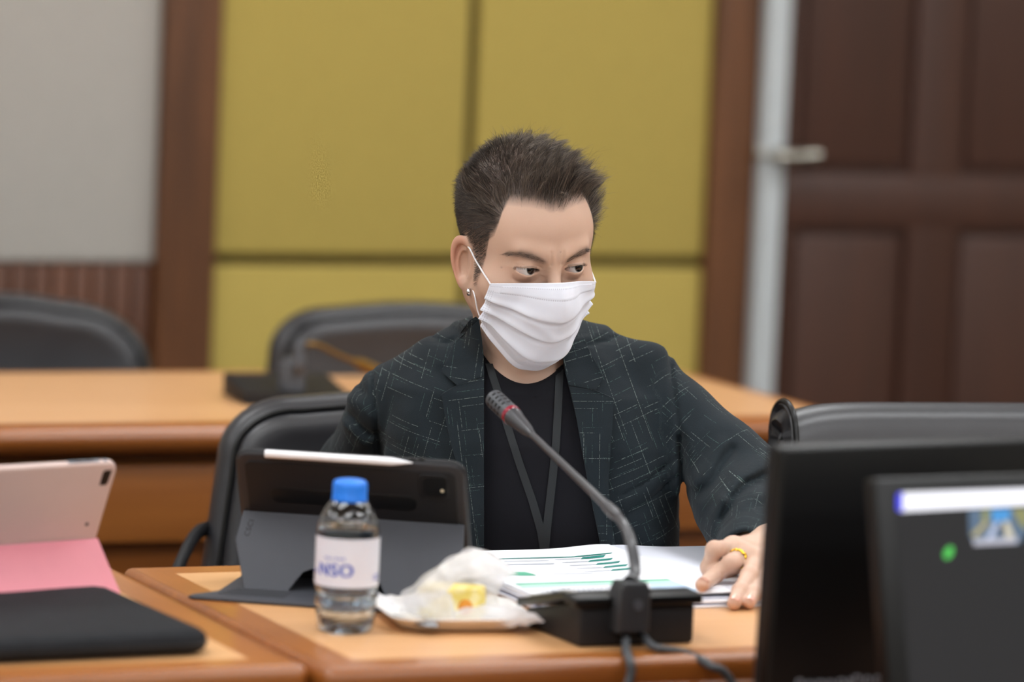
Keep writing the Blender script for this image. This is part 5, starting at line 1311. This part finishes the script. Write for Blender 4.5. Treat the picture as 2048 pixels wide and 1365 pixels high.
# draped pieces: ruled between two lines seen from the front
def drape(name, Lp, Rp, fn, off, mat, parent, nu=14, nv=60, thick=0.0028, lift=None, mode=None, blur=3, e0=4.80, e1=5.2, smoothL=True):
    def res(pts, n):
        pts = np.array(pts, float); d = np.r_[0, np.cumsum(np.linalg.norm(np.diff(pts, axis=0), axis=1))]; t = np.linspace(0, d[-1], n); return np.stack([np.interp(t, d, pts[:, 0]), np.interp(t, d, pts[:, 1])], 1)
    L_, R__ = res(Lp, nv), res(Rp, nv); G_ = np.stack([L_*(1-k)+R__*k for k in np.linspace(0, 1, nu)], 1).reshape(-1, 2)
    O = np.array([q_at(x, y, e0) for x, y in G_]); D_ = np.array([q_at(x, y, e1) for x, y in G_])-O
    t = rays_to(fn, O, D_, 0.0, 0, 1, 80); bad = t > 0.98; t = t.reshape(nv, nu); bad = bad.reshape(nv, nu)
    if bad.any() and not bad.all(): t[bad] = np.interp(np.nonzero(bad.ravel())[0], np.nonzero(~bad.ravel())[0], t[~bad])
    for _ in range(blur):
        p_ = np.pad(t, 1, mode='edge'); t = (p_[:-2, 1:-1]+p_[2:, 1:-1]+p_[1:-1, :-2]+p_[1:-1, 2:]+2*p_[1:-1, 1:-1])/6
    k = np.linspace(0, 1, nu)[None, :]; of = off+(lift(k, np.linspace(0, 1, nv)[:, None]) if lift else 0)
    t = t-(of+np.zeros_like(t))/(e1-e0); F_ = O+D_*t.reshape(-1, 1)
    # round the edge over
    ed = np.minimum(k, 1-k)*np.ones((nv, 1)); B_ = F_+np.array([0, thick, 0])
    n = nv*nu; Fc = []
    for j in range(nv-1):
        for i in range(nu-1):
            a = j*nu+i; Fc.append((a, a+nu, a+nu+1, a+1)); Fc.append((n+a, n+a+1, n+a+nu+1, n+a+nu))
    for j in range(nv-1):
        a = j*nu; Fc.append((a, n+a, n+a+nu, a+nu)); a = j*nu+nu-1; Fc.append((a, a+nu, n+a+nu, n+a))
    for i in range(nu-1):
        Fc.append((i, i+1, n+i+1, n+i)); a = (nv-1)*nu+i; Fc.append((a, n+a, n+a+1, a+1))
    V = np.concatenate([F_, B_]); o = qmesh(name, V, Fc, mat, parent); recalc(o)
    o.data.set_sharp_from_angle(angle=math.radians(50))
    if mode is not None: cloth_attr(o, V, mode)
    return o
def lap_base(P): return np.minimum(jk_full(P), np.maximum(neck(P)-0.017, P[:, 2]-1.05))
drape('collar', [(905, 690), (896, 715), (884, 740), (888, 748), (914, 771)], [(958, 640), (964, 680), (967, 710), (968, 735), (968, 753)], lap_base, 0.0050, m_jacket, jk, nv=40, mode=-0.10, lift=lambda k, v: 0.0050*(1-k)**2, blur=6)
drape('collar_top', [(940, 640), (925, 660), (905, 690)], [(952, 634), (955, 637), (958, 640)], lap_base, 0.0050, m_jacket, jk, nv=16, nu=8, mode=-0.10, blur=4)
drape('lapel', [(914, 771), (883, 789), (892, 845), (902, 890), (914, 930), (926, 990), (936, 1050), (945, 1116)], [(968, 755), (968, 785), (968, 845), (968, 890), (968, 930), (968, 990), (968, 1050), (968, 1116)], lap_base, 0.0050, m_jacket, jk, nv=80, mode=0.17, lift=lambda k, v: 0.0050*(1-k)**2, blur=6)
drape('collar', [(1126, 700), (1128, 725), (1132, 750), (1138, 771)], [(1176, 696), (1190, 722), (1207, 754), (1192, 781)], lap_base, 0.0050, m_jacket, jk, nv=40, mode=0.30, lift=lambda k, v: 0.0050*k**2, blur=6)
drape('collar_top', [(1155, 664), (1140, 680), (1126, 700)], [(1158, 662), (1168, 676), (1176, 696)], lap_base, 0.0050, m_jacket, jk, nv=16, nu=8, mode=0.30, blur=4)
drape('lapel', [(1138, 773), (1143, 790), (1153, 837), (1164, 900), (1176, 967), (1191, 1040), (1206, 1116)], [(1192, 782), (1227, 797), (1225, 850), (1221, 907), (1217, 967), (1222, 1040), (1236, 1116)], lap_base, 0.0050, m_jacket, jk, nv=80, mode=0.03, lift=lambda k, v: 0.0050*k**2, blur=6)

# ---------------------------------------------------------------- t-shirt, lanyard, trousers, shoes
m_shirt = plain('black_cotton', '#101016', 0.9, 0.08, 60, 0.25, 1500, spec=0.25); m_strap = plain('lanyard_ribbon', '#171b1f', 0.75, 0.06, 60, 0.2, 2000)
def zcut(u): return 0.9535+11.5*(u-0.018)**2
def shirt(P):
    d = smin(smin(trunk(P, 0.005), shoulders(P, -0.008), 0.03), cone(P, (0.02, 5.125, 0.90), (0.02, 5.12, 0.965), 0.085, 0.066), 0.03)
    u, e, z = P.T; zc = np.where(e < 5.15, zcut(u), 1.0); t = zc-z
    d = d-0.0012*np.clip(1-np.abs(t-0.008)/0.008, 0, 1)**0.3*(t > 0)*(t < 0.016)+0.0010*np.exp(-((t-0.0175)/0.0012)**2)
    d = d+0.0010*np.sin(55*u+18*z+1.5*np.sin(25*z))*np.clip((0.93-z)/0.05, 0, 1)
    d = np.maximum(d, (z-zc)*0.6)
    return np.maximum(d, 0.62-z)
Vs, Fs = net(shirt, (-0.10, 4.93, 0.62), (0.16, 5.16, 1.01), 0.003)
qmesh('t_shirt', Vs, Fs, m_shirt, PERSON)
def sh2(P): return np.minimum(shirt(P), neck(P))
def strap(L_, w0, w1):
    a = []; b_ = []
    for i, (x, y) in enumerate(L_):
        w_ = w0+(w1-w0)*i/(len(L_)-1); a.append((x-w_/2, y)); b_.append((x+w_/2, y))
    return a, b_
ly = bpy.data.objects.new('lanyard', None); COL.objects.link(ly); ly.parent = PERSON
for L_ in ([(978, 728), (985, 752), (996, 785), (1014, 850), (1038, 925), (1064, 1000), (1082, 1062), (1092, 1120)], [(1121, 705), (1119, 750), (1116, 820), (1112, 890), (1106, 950), (1098, 1020), (1092, 1075), (1088, 1120)]):
    a, b_ = strap(L_, 15, 17); drape('ribbon', a, b_, sh2, 0.0024, m_strap, ly, nu=5, nv=60, thick=0.0012, blur=3)
m_trou = plain('dark_trousers', '#17181c', 0.85)
def trousers(P):
    d = smin(np.maximum(trunk(P, 0.012), P[:, 2]-0.66), np.full(len(P), 1.0), 0.01)
    for s in (-1, 1):
        d = smin(d, cone(P, (0.03+s*0.085, 5.15, 0.53), (0.04+s*0.12, 4.74, 0.53), 0.090, 0.070), 0.04)
        d = smin(d, cone(P, (0.04+s*0.12, 4.74, 0.53), (0.04+s*0.11, 4.80, 0.13), 0.068, 0.055), 0.02)
    return d
Vt, Ft = net(trousers, (-0.26, 4.60, 0.06), (0.32, 5.34, 0.70), 0.009); qmesh('trousers', Vt, Ft, m_trou, PERSON)
for s in (-1, 1):
    def shoe(P, s=s): return np.maximum(smin(cone(P, (0.04+s*0.11, 4.83, 0.055), (0.04+s*0.125, 4.62, 0.040), 0.046, 0.040), cone(P, (0.04+s*0.11, 4.82, 0.06), (0.04+s*0.11, 4.82, 0.10), 0.042, 0.042), 0.02), 0.002-P[:, 2])
    Vt, Ft = net(shoe, (0.04+s*0.12-0.07, 4.56, -0.004), (0.04+s*0.12+0.07, 4.90, 0.12), 0.006); qmesh('shoe', Vt, Ft, m_dark, PERSON)

# ---------------------------------------------------------------- mask
MC = np.array([0, 0.0, -0.045])
def mform(p):
    d = smin(ell(p, (0, 0.022, -0.040), (0.0735, 0.066, 0.088)), cone(p, (0, 0.088, 0.002), (0, 0.104, -0.034), 0.010, 0.014), 0.030)
    d = smin(d, ell(p, (0, 0.062, -0.098), (0.034, 0.032, 0.030)), 0.03)
    d = smin(d, ell(p, (0, 0.072, -0.050), (0.034, 0.040, 0.046)), 0.03)
    return smin(d, skull(p)-0.002, 0.010)
nu, nv = 141, 101
aa, vv = np.meshgrid(np.linspace(-1, 1, nu), np.linspace(0, 1, nv))
th = aa*(0.83+0.17*vv); ft = 0.345-0.095*aa**2-0.055*np.clip(aa, 0, 1)**2; fb = -0.90+0.42*np.abs(aa)**1.6; ph = ft+(fb-ft)*vv
Dd = np.stack([np.sin(th)*np.cos(ph), np.cos(th)*np.cos(ph), np.sin(ph)], -1).reshape(-1, 3)
rr = rays_to(mform, np.tile(MC, (len(Dd), 1)), Dd, 0.0, 0.02, 0.16, 2) if False else None
lo_, hi_ = np.full(len(Dd), 0.03), np.full(len(Dd), 0.16)
for _ in range(30):
    mid = (lo_+hi_)/2; ins = mform(MC+Dd*mid[:, None])-0.0025 < 0; lo_ = np.where(ins, mid, lo_); hi_ = np.where(ins, hi_, mid)
R0 = lo_.reshape(nv, nu)
for _ in range(10):
    p_ = np.pad(R0, 1, mode='edge'); R0 = (p_[:-2, 1:-1]+p_[2:, 1:-1]+p_[1:-1, :-2]+p_[1:-1, 2:])/4
# pleats: each fold steps back below its edge; they open towards the middle
disp = np.zeros_like(R0)
for v0, dep in ((0.30, 0.0042), (0.50, 0.0048), (0.72, 0.0045)):
    vc = v0+0.085*(1-aa**2)*(v0-0.1)*1.2+0.010*np.sin(3*aa+9*v0); t_ = vv-vc
    disp += dep*(0.55+0.45*np.abs(aa))*np.where(t_ < 0, np.exp(-(t_/0.070)**2), np.exp(-(t_/0.012)**2))-0.0016*np.exp(-((t_-0.03)/0.022)**2)
disp += 0.0022*np.exp(-(aa/0.07)**2)*np.clip(1-vv/0.36, 0, 1)                       # tent over the nose bridge
disp += -0.0020*np.exp(-((vv-0.60-0.5*(aa-0.25))/0.05)**2)*np.exp(-((aa-0.35)/0.25)**2)+0.0016*np.exp(-((vv-0.42-0.35*(aa+0.2))/0.05)**2)*np.exp(-((aa+0.05)/0.3)**2)
disp += 0.0012*np.sin(9*aa+14*vv)*np.sin(5*aa-6*vv)*np.clip(vv*3, 0, 1)
disp += 0.0012*(np.abs(vv-0.09) < 0.045)*(np.abs(aa) < 0.80)*0.5                      # nose wire band
edge = np.clip((np.abs(aa)-0.80)/0.20, 0, 1)
disp += edge**2*(0.0045*np.exp(-((vv-0.52)/0.07)**2)+0.0060*np.exp(-((vv-0.72)/0.06)**2)-0.0030*np.exp(-((vv-0.62)/0.03)**2)-0.001)
disp += 0.0035*np.clip((vv-0.93)/0.07, 0, 1)
P_ = MC+Dd*(R0+disp).reshape(-1, 1); Vm = fromH(P_)
m_mk = G('mask_fabric'); at_ = m_mk.n('ShaderNodeAttribute', attribute_name='weld'); sx = m_mk.n('ShaderNodeSeparateXYZ'); m_mk.l(at_.outputs['Vector'], sx.inputs[0])
def dots(g, a, b, fa, fb_): return g.math('MULTIPLY', g.math('GREATER_THAN', g.math('SINE', g.math('MULTIPLY', a, fa)), 0.1), g.math('GREATER_THAN', g.math('SINE', g.math('MULTIPLY', b, fb_)), 0.1))
def band(g, x, c, w_): return g.math('LESS_THAN', g.math('ABSOLUTE', g.math('SUBTRACT', x, c)), w_)
a_, v_ = sx.outputs[0], sx.outputs[1]; absa = m_mk.math('ABSOLUTE', a_)
row = m_mk.math('MULTIPLY', m_mk.math('GREATER_THAN', m_mk.math('SINE', m_mk.math('MULTIPLY', a_, 260)), 0.0), m_mk.math('MAXIMUM', band(m_mk, v_, 0.052, 0.006), band(m_mk, v_, 0.142, 0.006)))
cl = m_mk.math('MULTIPLY', m_mk.math('GREATER_THAN', m_mk.math('SINE', m_mk.math('MULTIPLY', v_, 210)), 0.2), m_mk.math('MAXIMUM', m_mk.math('MAXIMUM', band(m_mk, absa, 0.905, 0.006), band(m_mk, absa, 0.94, 0.006)), band(m_mk, absa, 0.972, 0.006)))
dt = m_mk.math('MAXIMUM', row, m_mk.math('MULTIPLY', cl, m_mk.math('GREATER_THAN', v_, 0.12)))
m_mk.color(m_mk.mix(m_mk.math('MULTIPLY', dt, 0.5), lin('#e0e3ee'), lin('#a5a5b0'))); m_mk.set(rough=0.7, sss=0.15, spec=0.3); m_mk.b.inputs['Subsurface Radius'].default_value = (0.003, 0.003, 0.003)
m_mk.bump(m_mk.noise(m_mk.coord(), 1400, 2), 0.15, 0.0003); m_mask = m_mk.m
Fc = [(j*nu+i, j*nu+i+1, (j+1)*nu+i+1, (j+1)*nu+i) for j in range(nv-1) for i in range(nu-1)]
mk = qmesh('face_mask', Vm, Fc, m_mask, PERSON); at = mk.data.attributes.new('weld', 'FLOAT_VECTOR', 'POINT'); at.data.foreach_set('vector', np.stack([aa.ravel(), vv.ravel(), 0*vv.ravel()], 1).astype(np.float32).ravel())
md = mk.modifiers.new('thickness', 'SOLIDIFY'); md.thickness = 0.0009; md.offset = 1
m_loop = plain('ear_loop', '#e6e6ea', 0.6, 0.02)
def on_head(px, py, off=0.002):
    O = np.array([q_at(px, py, 4.85)]); D_ = np.array([q_at(px, py, 5.2)])-O; t = rays_to(head, O, D_, off, 0, 1, 120); return (O+D_*t[:, None])[0]
Mg = Vm.reshape(nv, nu, 3)
c1_, c2_ = Mg[2, 1], Mg[int(nv*0.93), 1]
up_path = catmull([c1_, on_head(966, 545), on_head(951, 520), on_head(940, 498), on_head(937, 495)+np.array([-0.002, 0.012, 0.0])], 8)
lo_path = catmull([c2_, c2_*0.35+on_head(950, 608, 0.003)*0.65, on_head(950, 595, 0.002), on_head(948, 586, 0.002)+np.array([-0.002, 0.012, 0.003])], 8)
for pth in (up_path, lo_path): tube('ear_loop', pth-QO, 0.0013, m_loop, mk, 10, flat=0.7)
c3, c4 = Mg[2, -2], Mg[int(nv*0.93), -2]
for c_, zt in ((c3, 0.008), (c4, -0.045)):
    e_ = fromH((0.076, 0.006, zt)); tube('ear_loop', catmull([c_, (c_+e_)/2-HL*0.002, e_-HL*0.003, e_-HF*0.012-HL*0.004], 6)-QO, 0.0013, m_loop, mk, 8, flat=0.7)
# earring
lb = on_head(939, 579, 0.001); m_silver = G('silver').set(rough=0.15, metal=1.0); m_silver.color(lin('#d9d9de')); m_silver = m_silver.m
bm = bmesh.new(); nS, nT = 40, 10; gr = []
for i in range(nS):
    t_ = 2*math.pi*i/nS; gr.append([bm.verts.new(((0.0040+0.0009*math.cos(2*math.pi*j/nT))*math.cos(t_), (0.0040+0.0009*math.cos(2*math.pi*j/nT))*math.sin(t_), 0.0021*math.sin(2*math.pi*j/nT))) for j in range(nT)])
for i in range(nS):
    for j in range(nT): bm.faces.new([gr[i][j], gr[(i+1) % nS][j], gr[(i+1) % nS][(j+1) % nT], gr[i][(j+1) % nT]])
bm.transform(frame(lb-QO+np.array([-0.0005, 0.001, -0.003]), (0, 0, 1), (0.88, -0.2, 0))); o = from_bm('earring', bm, m_silver, PERSON, smooth=True); o['label'] = 'small silver hoop earring'
# ---------------------------------------------------------------- hair
rs = np.random.RandomState(7)
ph_ = toH(Vh); hl_ = hairline(ph_); N_ = grad(head, Vh[hl_ > 0.0]) @ HB.T; cand = ph_[hl_ > 0.0]; hlc = hl_[hl_ > 0.0]
okk = (np.abs(cand[:, 0]) < 0.0785) & ~((cand[:, 2] < -0.062)) & (skull(cand) < 0.0015); cand, N_, hlc = cand[okk], N_[okk], hlc[okk]
def field(p, n):
    """start direction, end direction and length for hairs rooted at p (head frame)"""
    x, y, z = p.T; k = len(p)
    sm = lambda v, a, b: np.clip((v-a)/(b-a), 0, 1)
    topw = sm(z, 0.062, 0.088)[:, None]; front = sm(y, 0.018, 0.052)[:, None]; back = sm(-y, 0.02, 0.06)[:, None]
    d0s = n*0.55+np.stack([0*x, -0.45+0*x, -0.55+0.9*sm(z, 0.02, 0.07)], 1); d1s = n*(0.30+0.55*sm(x, 0.04, 0.06)[:, None])+np.stack([0*x, -0.55+0*x, -0.65+0.9*sm(z, 0.03, 0.07)], 1)
    d0t = n*0.8+np.array([0.10, 0.10, 0.35]); d1t = np.stack([0.42+0.7*sm(x, -0.02, 0.05)-0.85*sm(-x, 0.010, 0.050), 0.30-0.1*x, 0.28-0.12*sm(np.abs(x), 0.02, 0.05)], 1)
    d0f = n*0.45+np.array([-0.05, 0.05, 1.0]); d1f = np.stack([0.22+0.85*sm(x, 0.0, 0.05)-0.10*sm(-x, 0.03, 0.05), 0.16+0*x, 0.80-0.55*sm(x, 0.01, 0.05)], 1)
    d0b = n*0.8+np.array([0, -0.1, 0.2]); d1b = n*0.5+np.stack([-0.25+0*x, -0.5+0*x, 0.05+0*x], 1)
    D0 = d0t*(1-front)+d0f*front; D1 = d1t*(1-front)+d1f*front; D0 = D0*(1-back)+d0b*back; D1 = D1*(1-back)+d1b*back
    D0 = d0s*(1-topw)+D0*topw; D1 = d1s*(1-topw)+D1*topw
    L_ = np.interp(z, [-0.06, -0.02, 0.0, 0.02, 0.04, 0.058, 0.072, 0.085, 0.10], [0.002, 0.0025, 0.0032, 0.005, 0.009, 0.014, 0.020, 0.024, 0.022])
    L_ = L_*(1-0.42*sm(-x, 0.022, 0.050)*topw[:, 0])*(1+0.9*sm(x, 0.045, 0.062)*sm(z, 0.015, 0.05)*(1-topw[:, 0]))
    L_ = L_*(1-0.35*sm(-x, -0.005, 0.030)*sm(-y, -0.02, 0.03)*topw[:, 0])
    L_ = L_*(1+0.85*front[:, 0]*topw[:, 0]-0.25*back[:, 0])
    nrm = lambda v: v/(np.linalg.norm(v, axis=1)[:, None]+1e-9)
    return nrm(D0), nrm(D1), L_
def strands(idx, jit, rad, Lk, clump, seed, pts=6, curl=0.0):
    r_ = np.random.RandomState(seed); p = cand[idx]+r_.normal(0, 0.0004, (len(idx), 3)); n = N_[idx]; D0, D1, L_ = field(p, n)
    L_ = L_*Lk*(0.70+0.5*r_.rand(len(idx)))
    # clumps: every hair leans to the tip of its nearest clump centre
    ci = r_.choice(len(cand), 520, replace=False); cp = cand[ci]; c0_, c1_2, cL = field(cp, N_[ci]); jt = r_.normal(0, 1, cp.shape)*0.30; c1_2 = c1_2+jt; cL = cL*(0.75+0.5*r_.rand(len(cp)))
    tip = cp+(c0_*0.5+c1_2*0.5)*cL[:, None]
    near_ = np.empty(len(p), int)
    for i in range(0, len(p), 4000): near_[i:i+4000] = np.argmin(((p[i:i+4000, None]-cp[None])**2).sum(-1), 1)
    D1 = D1+jt[near_]*1.0+r_.normal(0, jit, p.shape); D0 = D0+r_.normal(0, jit*0.7, p.shape)
    own = p+(D0*0.5+D1*0.5)*L_[:, None]; long_ = np.clip((L_-0.008)/0.010, 0, 1)[:, None]; tp = own*(1-clump*long_)+tip[near_]*clump*long_
    ts = np.linspace(0, 1, pts); mid = p+D0*L_[:, None]*0.5
    path = np.stack([(1-t)**2*p+2*(1-t)*t*mid+t*t*tp for t in ts], 1)
    if curl:
        wob = np.cross(D0, D1); ph0 = r_.rand(len(p))*6.28; path += (np.sin(ts[None, :]*5+ph0[:, None])*ts[None, :])[:, :, None]*wob[:, None, :]*curl*L_[:, None, None]
    # keep clear of the skin
    for k_ in range(1, pts):
        q = path[:, k_]; d = skull(q); m_ = d < 0.0006*k_; path[m_, k_] += n[m_]*(0.0006*k_-d[m_])[:, None]
    T = np.gradient(path, axis=1); T /= np.linalg.norm(T, axis=2)[:, :, None]+1e-9; a = np.cross(T, r_.normal(0, 1, (len(p), 1, 3))); a /= np.linalg.norm(a, axis=2)[:, :, None]+1e-9; b_ = np.cross(T, a)
    R_ = (rad*(0.8+0.5*r_.rand(len(p)))*np.clip(hlc[idx]/0.012, 0.4, 1))[:, None]*np.array([1, 1, 0.95, 0.8, 0.55, 0.12])[None, :pts]
    V = np.stack([path+R_[:, :, None]*(math.cos(q)*a+math.sin(q)*b_) for q in (0, 2.094, 4.189)], 2)     # strands, pts, 3
    k = len(p); base_ = np.arange(k)[:, None, None]*(pts*3)+np.arange(pts-1)[None, :, None]*3+np.arange(3)[None, None, :]
    nx_ = np.arange(k)[:, None, None]*(pts*3)+np.arange(pts-1)[None, :, None]*3+((np.arange(3)+1) % 3)[None, None, :]
    F_ = np.stack([base_, nx_, nx_+3, base_+3], -1).reshape(-1, 4)
    tone = np.repeat(np.clip(0.9*r_.rand(k)**1.8+0.5*(r_.rand(k) > 0.93), 0, 1)*np.clip((L_-0.004)/0.015, 0.3, 1), pts*3)
    wt = np.tile(np.repeat(np.linspace(0, 1, pts), 3), k); return V.reshape(-1, 3), F_, tone, wt
wgt = np.clip(hlc/0.013, 0.05, 1)*np.where(cand[:, 2] > 0.055, 1.0, 0.62); wgt /= wgt.sum()
i1 = rs.choice(len(cand), 15000, p=wgt); i2 = rs.choice(len(cand), 5200, p=wgt)
w3 = (cand[:, 2] < 0.062)*np.clip(hlc/0.006, 0.2, 1); w3 = w3/w3.sum(); i3 = rs.choice(len(cand), 13000, p=w3)
S1 = strands(i1, 0.10, 0.00015, 1.0, 0.74, 11, curl=0.10); S2 = strands(i2, 0.34, 0.00011, 1.08, 0.15, 12, curl=0.15); S3 = strands(i3, 0.16, 0.00010, 0.9, 0.0, 13)
Vx = []; Fx = []; tn = []; wx_ = []; n0 = 0
for V, F_, t_, w_ in (S1, S2, S3): Vx.append(V); Fx.append(F_+n0); tn.append(t_); wx_.append(w_); n0 += len(V)
Vx = np.concatenate(Vx); m_hair = G('hair')
at_ = m_hair.n('ShaderNodeAttribute', attribute_name='tone'); sp_ = m_hair.n('ShaderNodeSeparateXYZ'); m_hair.l(at_.outputs['Vector'], sp_.inputs[0])
m_hair.color(m_hair.mix(sp_.outputs[0], m_hair.mix(sp_.outputs[1], lin('#121010'), lin('#1e1917')), lin('#968678'))); m_hair.set(rough=0.36, spec=0.42); m_hair = m_hair.m
hr = qmesh('hair', fromH(Vx), np.concatenate(Fx), m_hair, PERSON); at = hr.data.attributes.new('tone', 'FLOAT_VECTOR', 'POINT')
at.data.foreach_set('vector', np.stack([np.concatenate(tn), np.concatenate(wx_), np.zeros(len(Vx))], 1).astype(np.float32).ravel())
# eyebrows and lashes
bt = []
r_ = np.random.RandomState(3); V_ = []; F_ = []; n0 = 0
def hairlet(a, d0, d1, L_, rad):
    global n0
    ts = np.linspace(0, 1, 4); path = np.array([a+d0*L_*t*0.6+d1*L_*t*t*0.4 for t in ts]); T = path[-1]-path[0]; s_ = np.cross(T, r_.normal(0, 1, 3)); s_ /= np.linalg.norm(s_); u_ = np.cross(T/np.linalg.norm(T), s_)
    for i, p in enumerate(path):
        for q in (0, 2.094, 4.189): V_.append(p+(math.cos(q)*s_+math.sin(q)*u_)*rad*(1-0.8*i/3))
    for i in range(3):
        for j in range(3): F_.append((n0+i*3+j, n0+i*3+(j+1) % 3, n0+i*3+3+(j+1) % 3, n0+i*3+3+j))
    n0 += 12
fv = toH(Vh); fm_ = (fv[:, 1] > 0.04) & (fv[:, 2] > 0.008) & (fv[:, 2] < 0.034); fv = fv[fm_]; fn_ = grad(head, Vh[fm_]) @ HB.T
for sg, c in zip((-1, 1), EYEC):
    X = (fv[:, 0]-c[0])*sg; Z = fv[:, 2]; br = np.interp(X, [-0.019, -0.012, 0.0, 0.012, 0.021, 0.026], [0.0125, 0.0155, 0.0200, 0.0220, 0.0185, 0.0150]); wd = np.interp(X, [-0.019, -0.013, 0.0, 0.012, 0.022, 0.026], [0.0022, 0.0038, 0.0042, 0.0034, 0.0018, 0.0008])
    idx = np.nonzero((np.abs(Z-br) < wd) & (X > -0.018) & (X < 0.026))[0]
    for i in r_.choice(idx, 170):
        d = np.array([sg*1.0, -0.2, 0.35-0.6*np.clip(X[i]/0.02, -0.4, 1)])+r_.normal(0, 0.15, 3); d /= np.linalg.norm(d); hairlet(fv[i]+fn_[i]*0.0001, d*0.9+fn_[i]*0.25, d-fn_[i]*0.1, 0.0055, 0.00009)
qmesh('eyebrows', fromH(np.array(V_)), F_, m_hair, PERSON)
V_ = []; F_ = []; n0 = 0
for sg, c in zip((-1, 1), EYEC):
    for i in range(90):
        X = r_.uniform(-0.0150, 0.0155); zt = 0.0047*max(0, 1-((X-0.0005)/0.0158)**2)**0.7+0.0005+0.05*X; yy = math.sqrt(max(0, (EYER+0.0016)**2-X*X-zt*zt))
        d = np.array([sg*0.35*X/0.01, 0.8, -0.15])+r_.normal(0, 0.12, 3); d /= np.linalg.norm(d); hairlet(c+np.array([sg*X, yy-0.0003, zt]), d, d+np.array([0, 0, 0.35]), 0.0048, 0.00012)
qmesh('eyelashes', fromH(np.array(V_)), F_, m_black, PERSON)
# right hand resting on the lap, under the desk
HW = WL+np.array([0.02, -0.09, -0.055])
def lap_hand(P):
    d = cone(P, WL+(EL-WL)*0.1, HW, 0.027, 0.024)
    for i, L_ in enumerate((0.068, 0.074, 0.070, 0.058)):
        k0 = HW+np.array([-0.022+0.018*i, -0.055, -0.004]); d = smin(d, cone(P, HW, k0, 0.016, 0.0115), 0.012); k1 = k0+np.array([0, -L_*0.55, -0.006]); d = smin(d, smin(cone(P, k0, k1, 0.0105, 0.009), cone(P, k1, k1+np.array([0, -L_*0.4, -0.02]), 0.009, 0.0075), 0.003), 0.004)
    t0 = HW+np.array([0.03, -0.02, 0]); d = smin(d, smin(cone(P, HW, t0, 0.015, 0.013), cone(P, t0, t0+np.array([0.012, -0.045, -0.005]), 0.012, 0.009), 0.004), 0.008); return d
Vl, Fl = net(lap_hand, HW-np.array([0.06, 0.16, 0.07]), HW+np.array([0.08, 0.12, 0.06]), 0.003)
qmesh('right_hand', Vl, Fl, m_skin, PERSON)
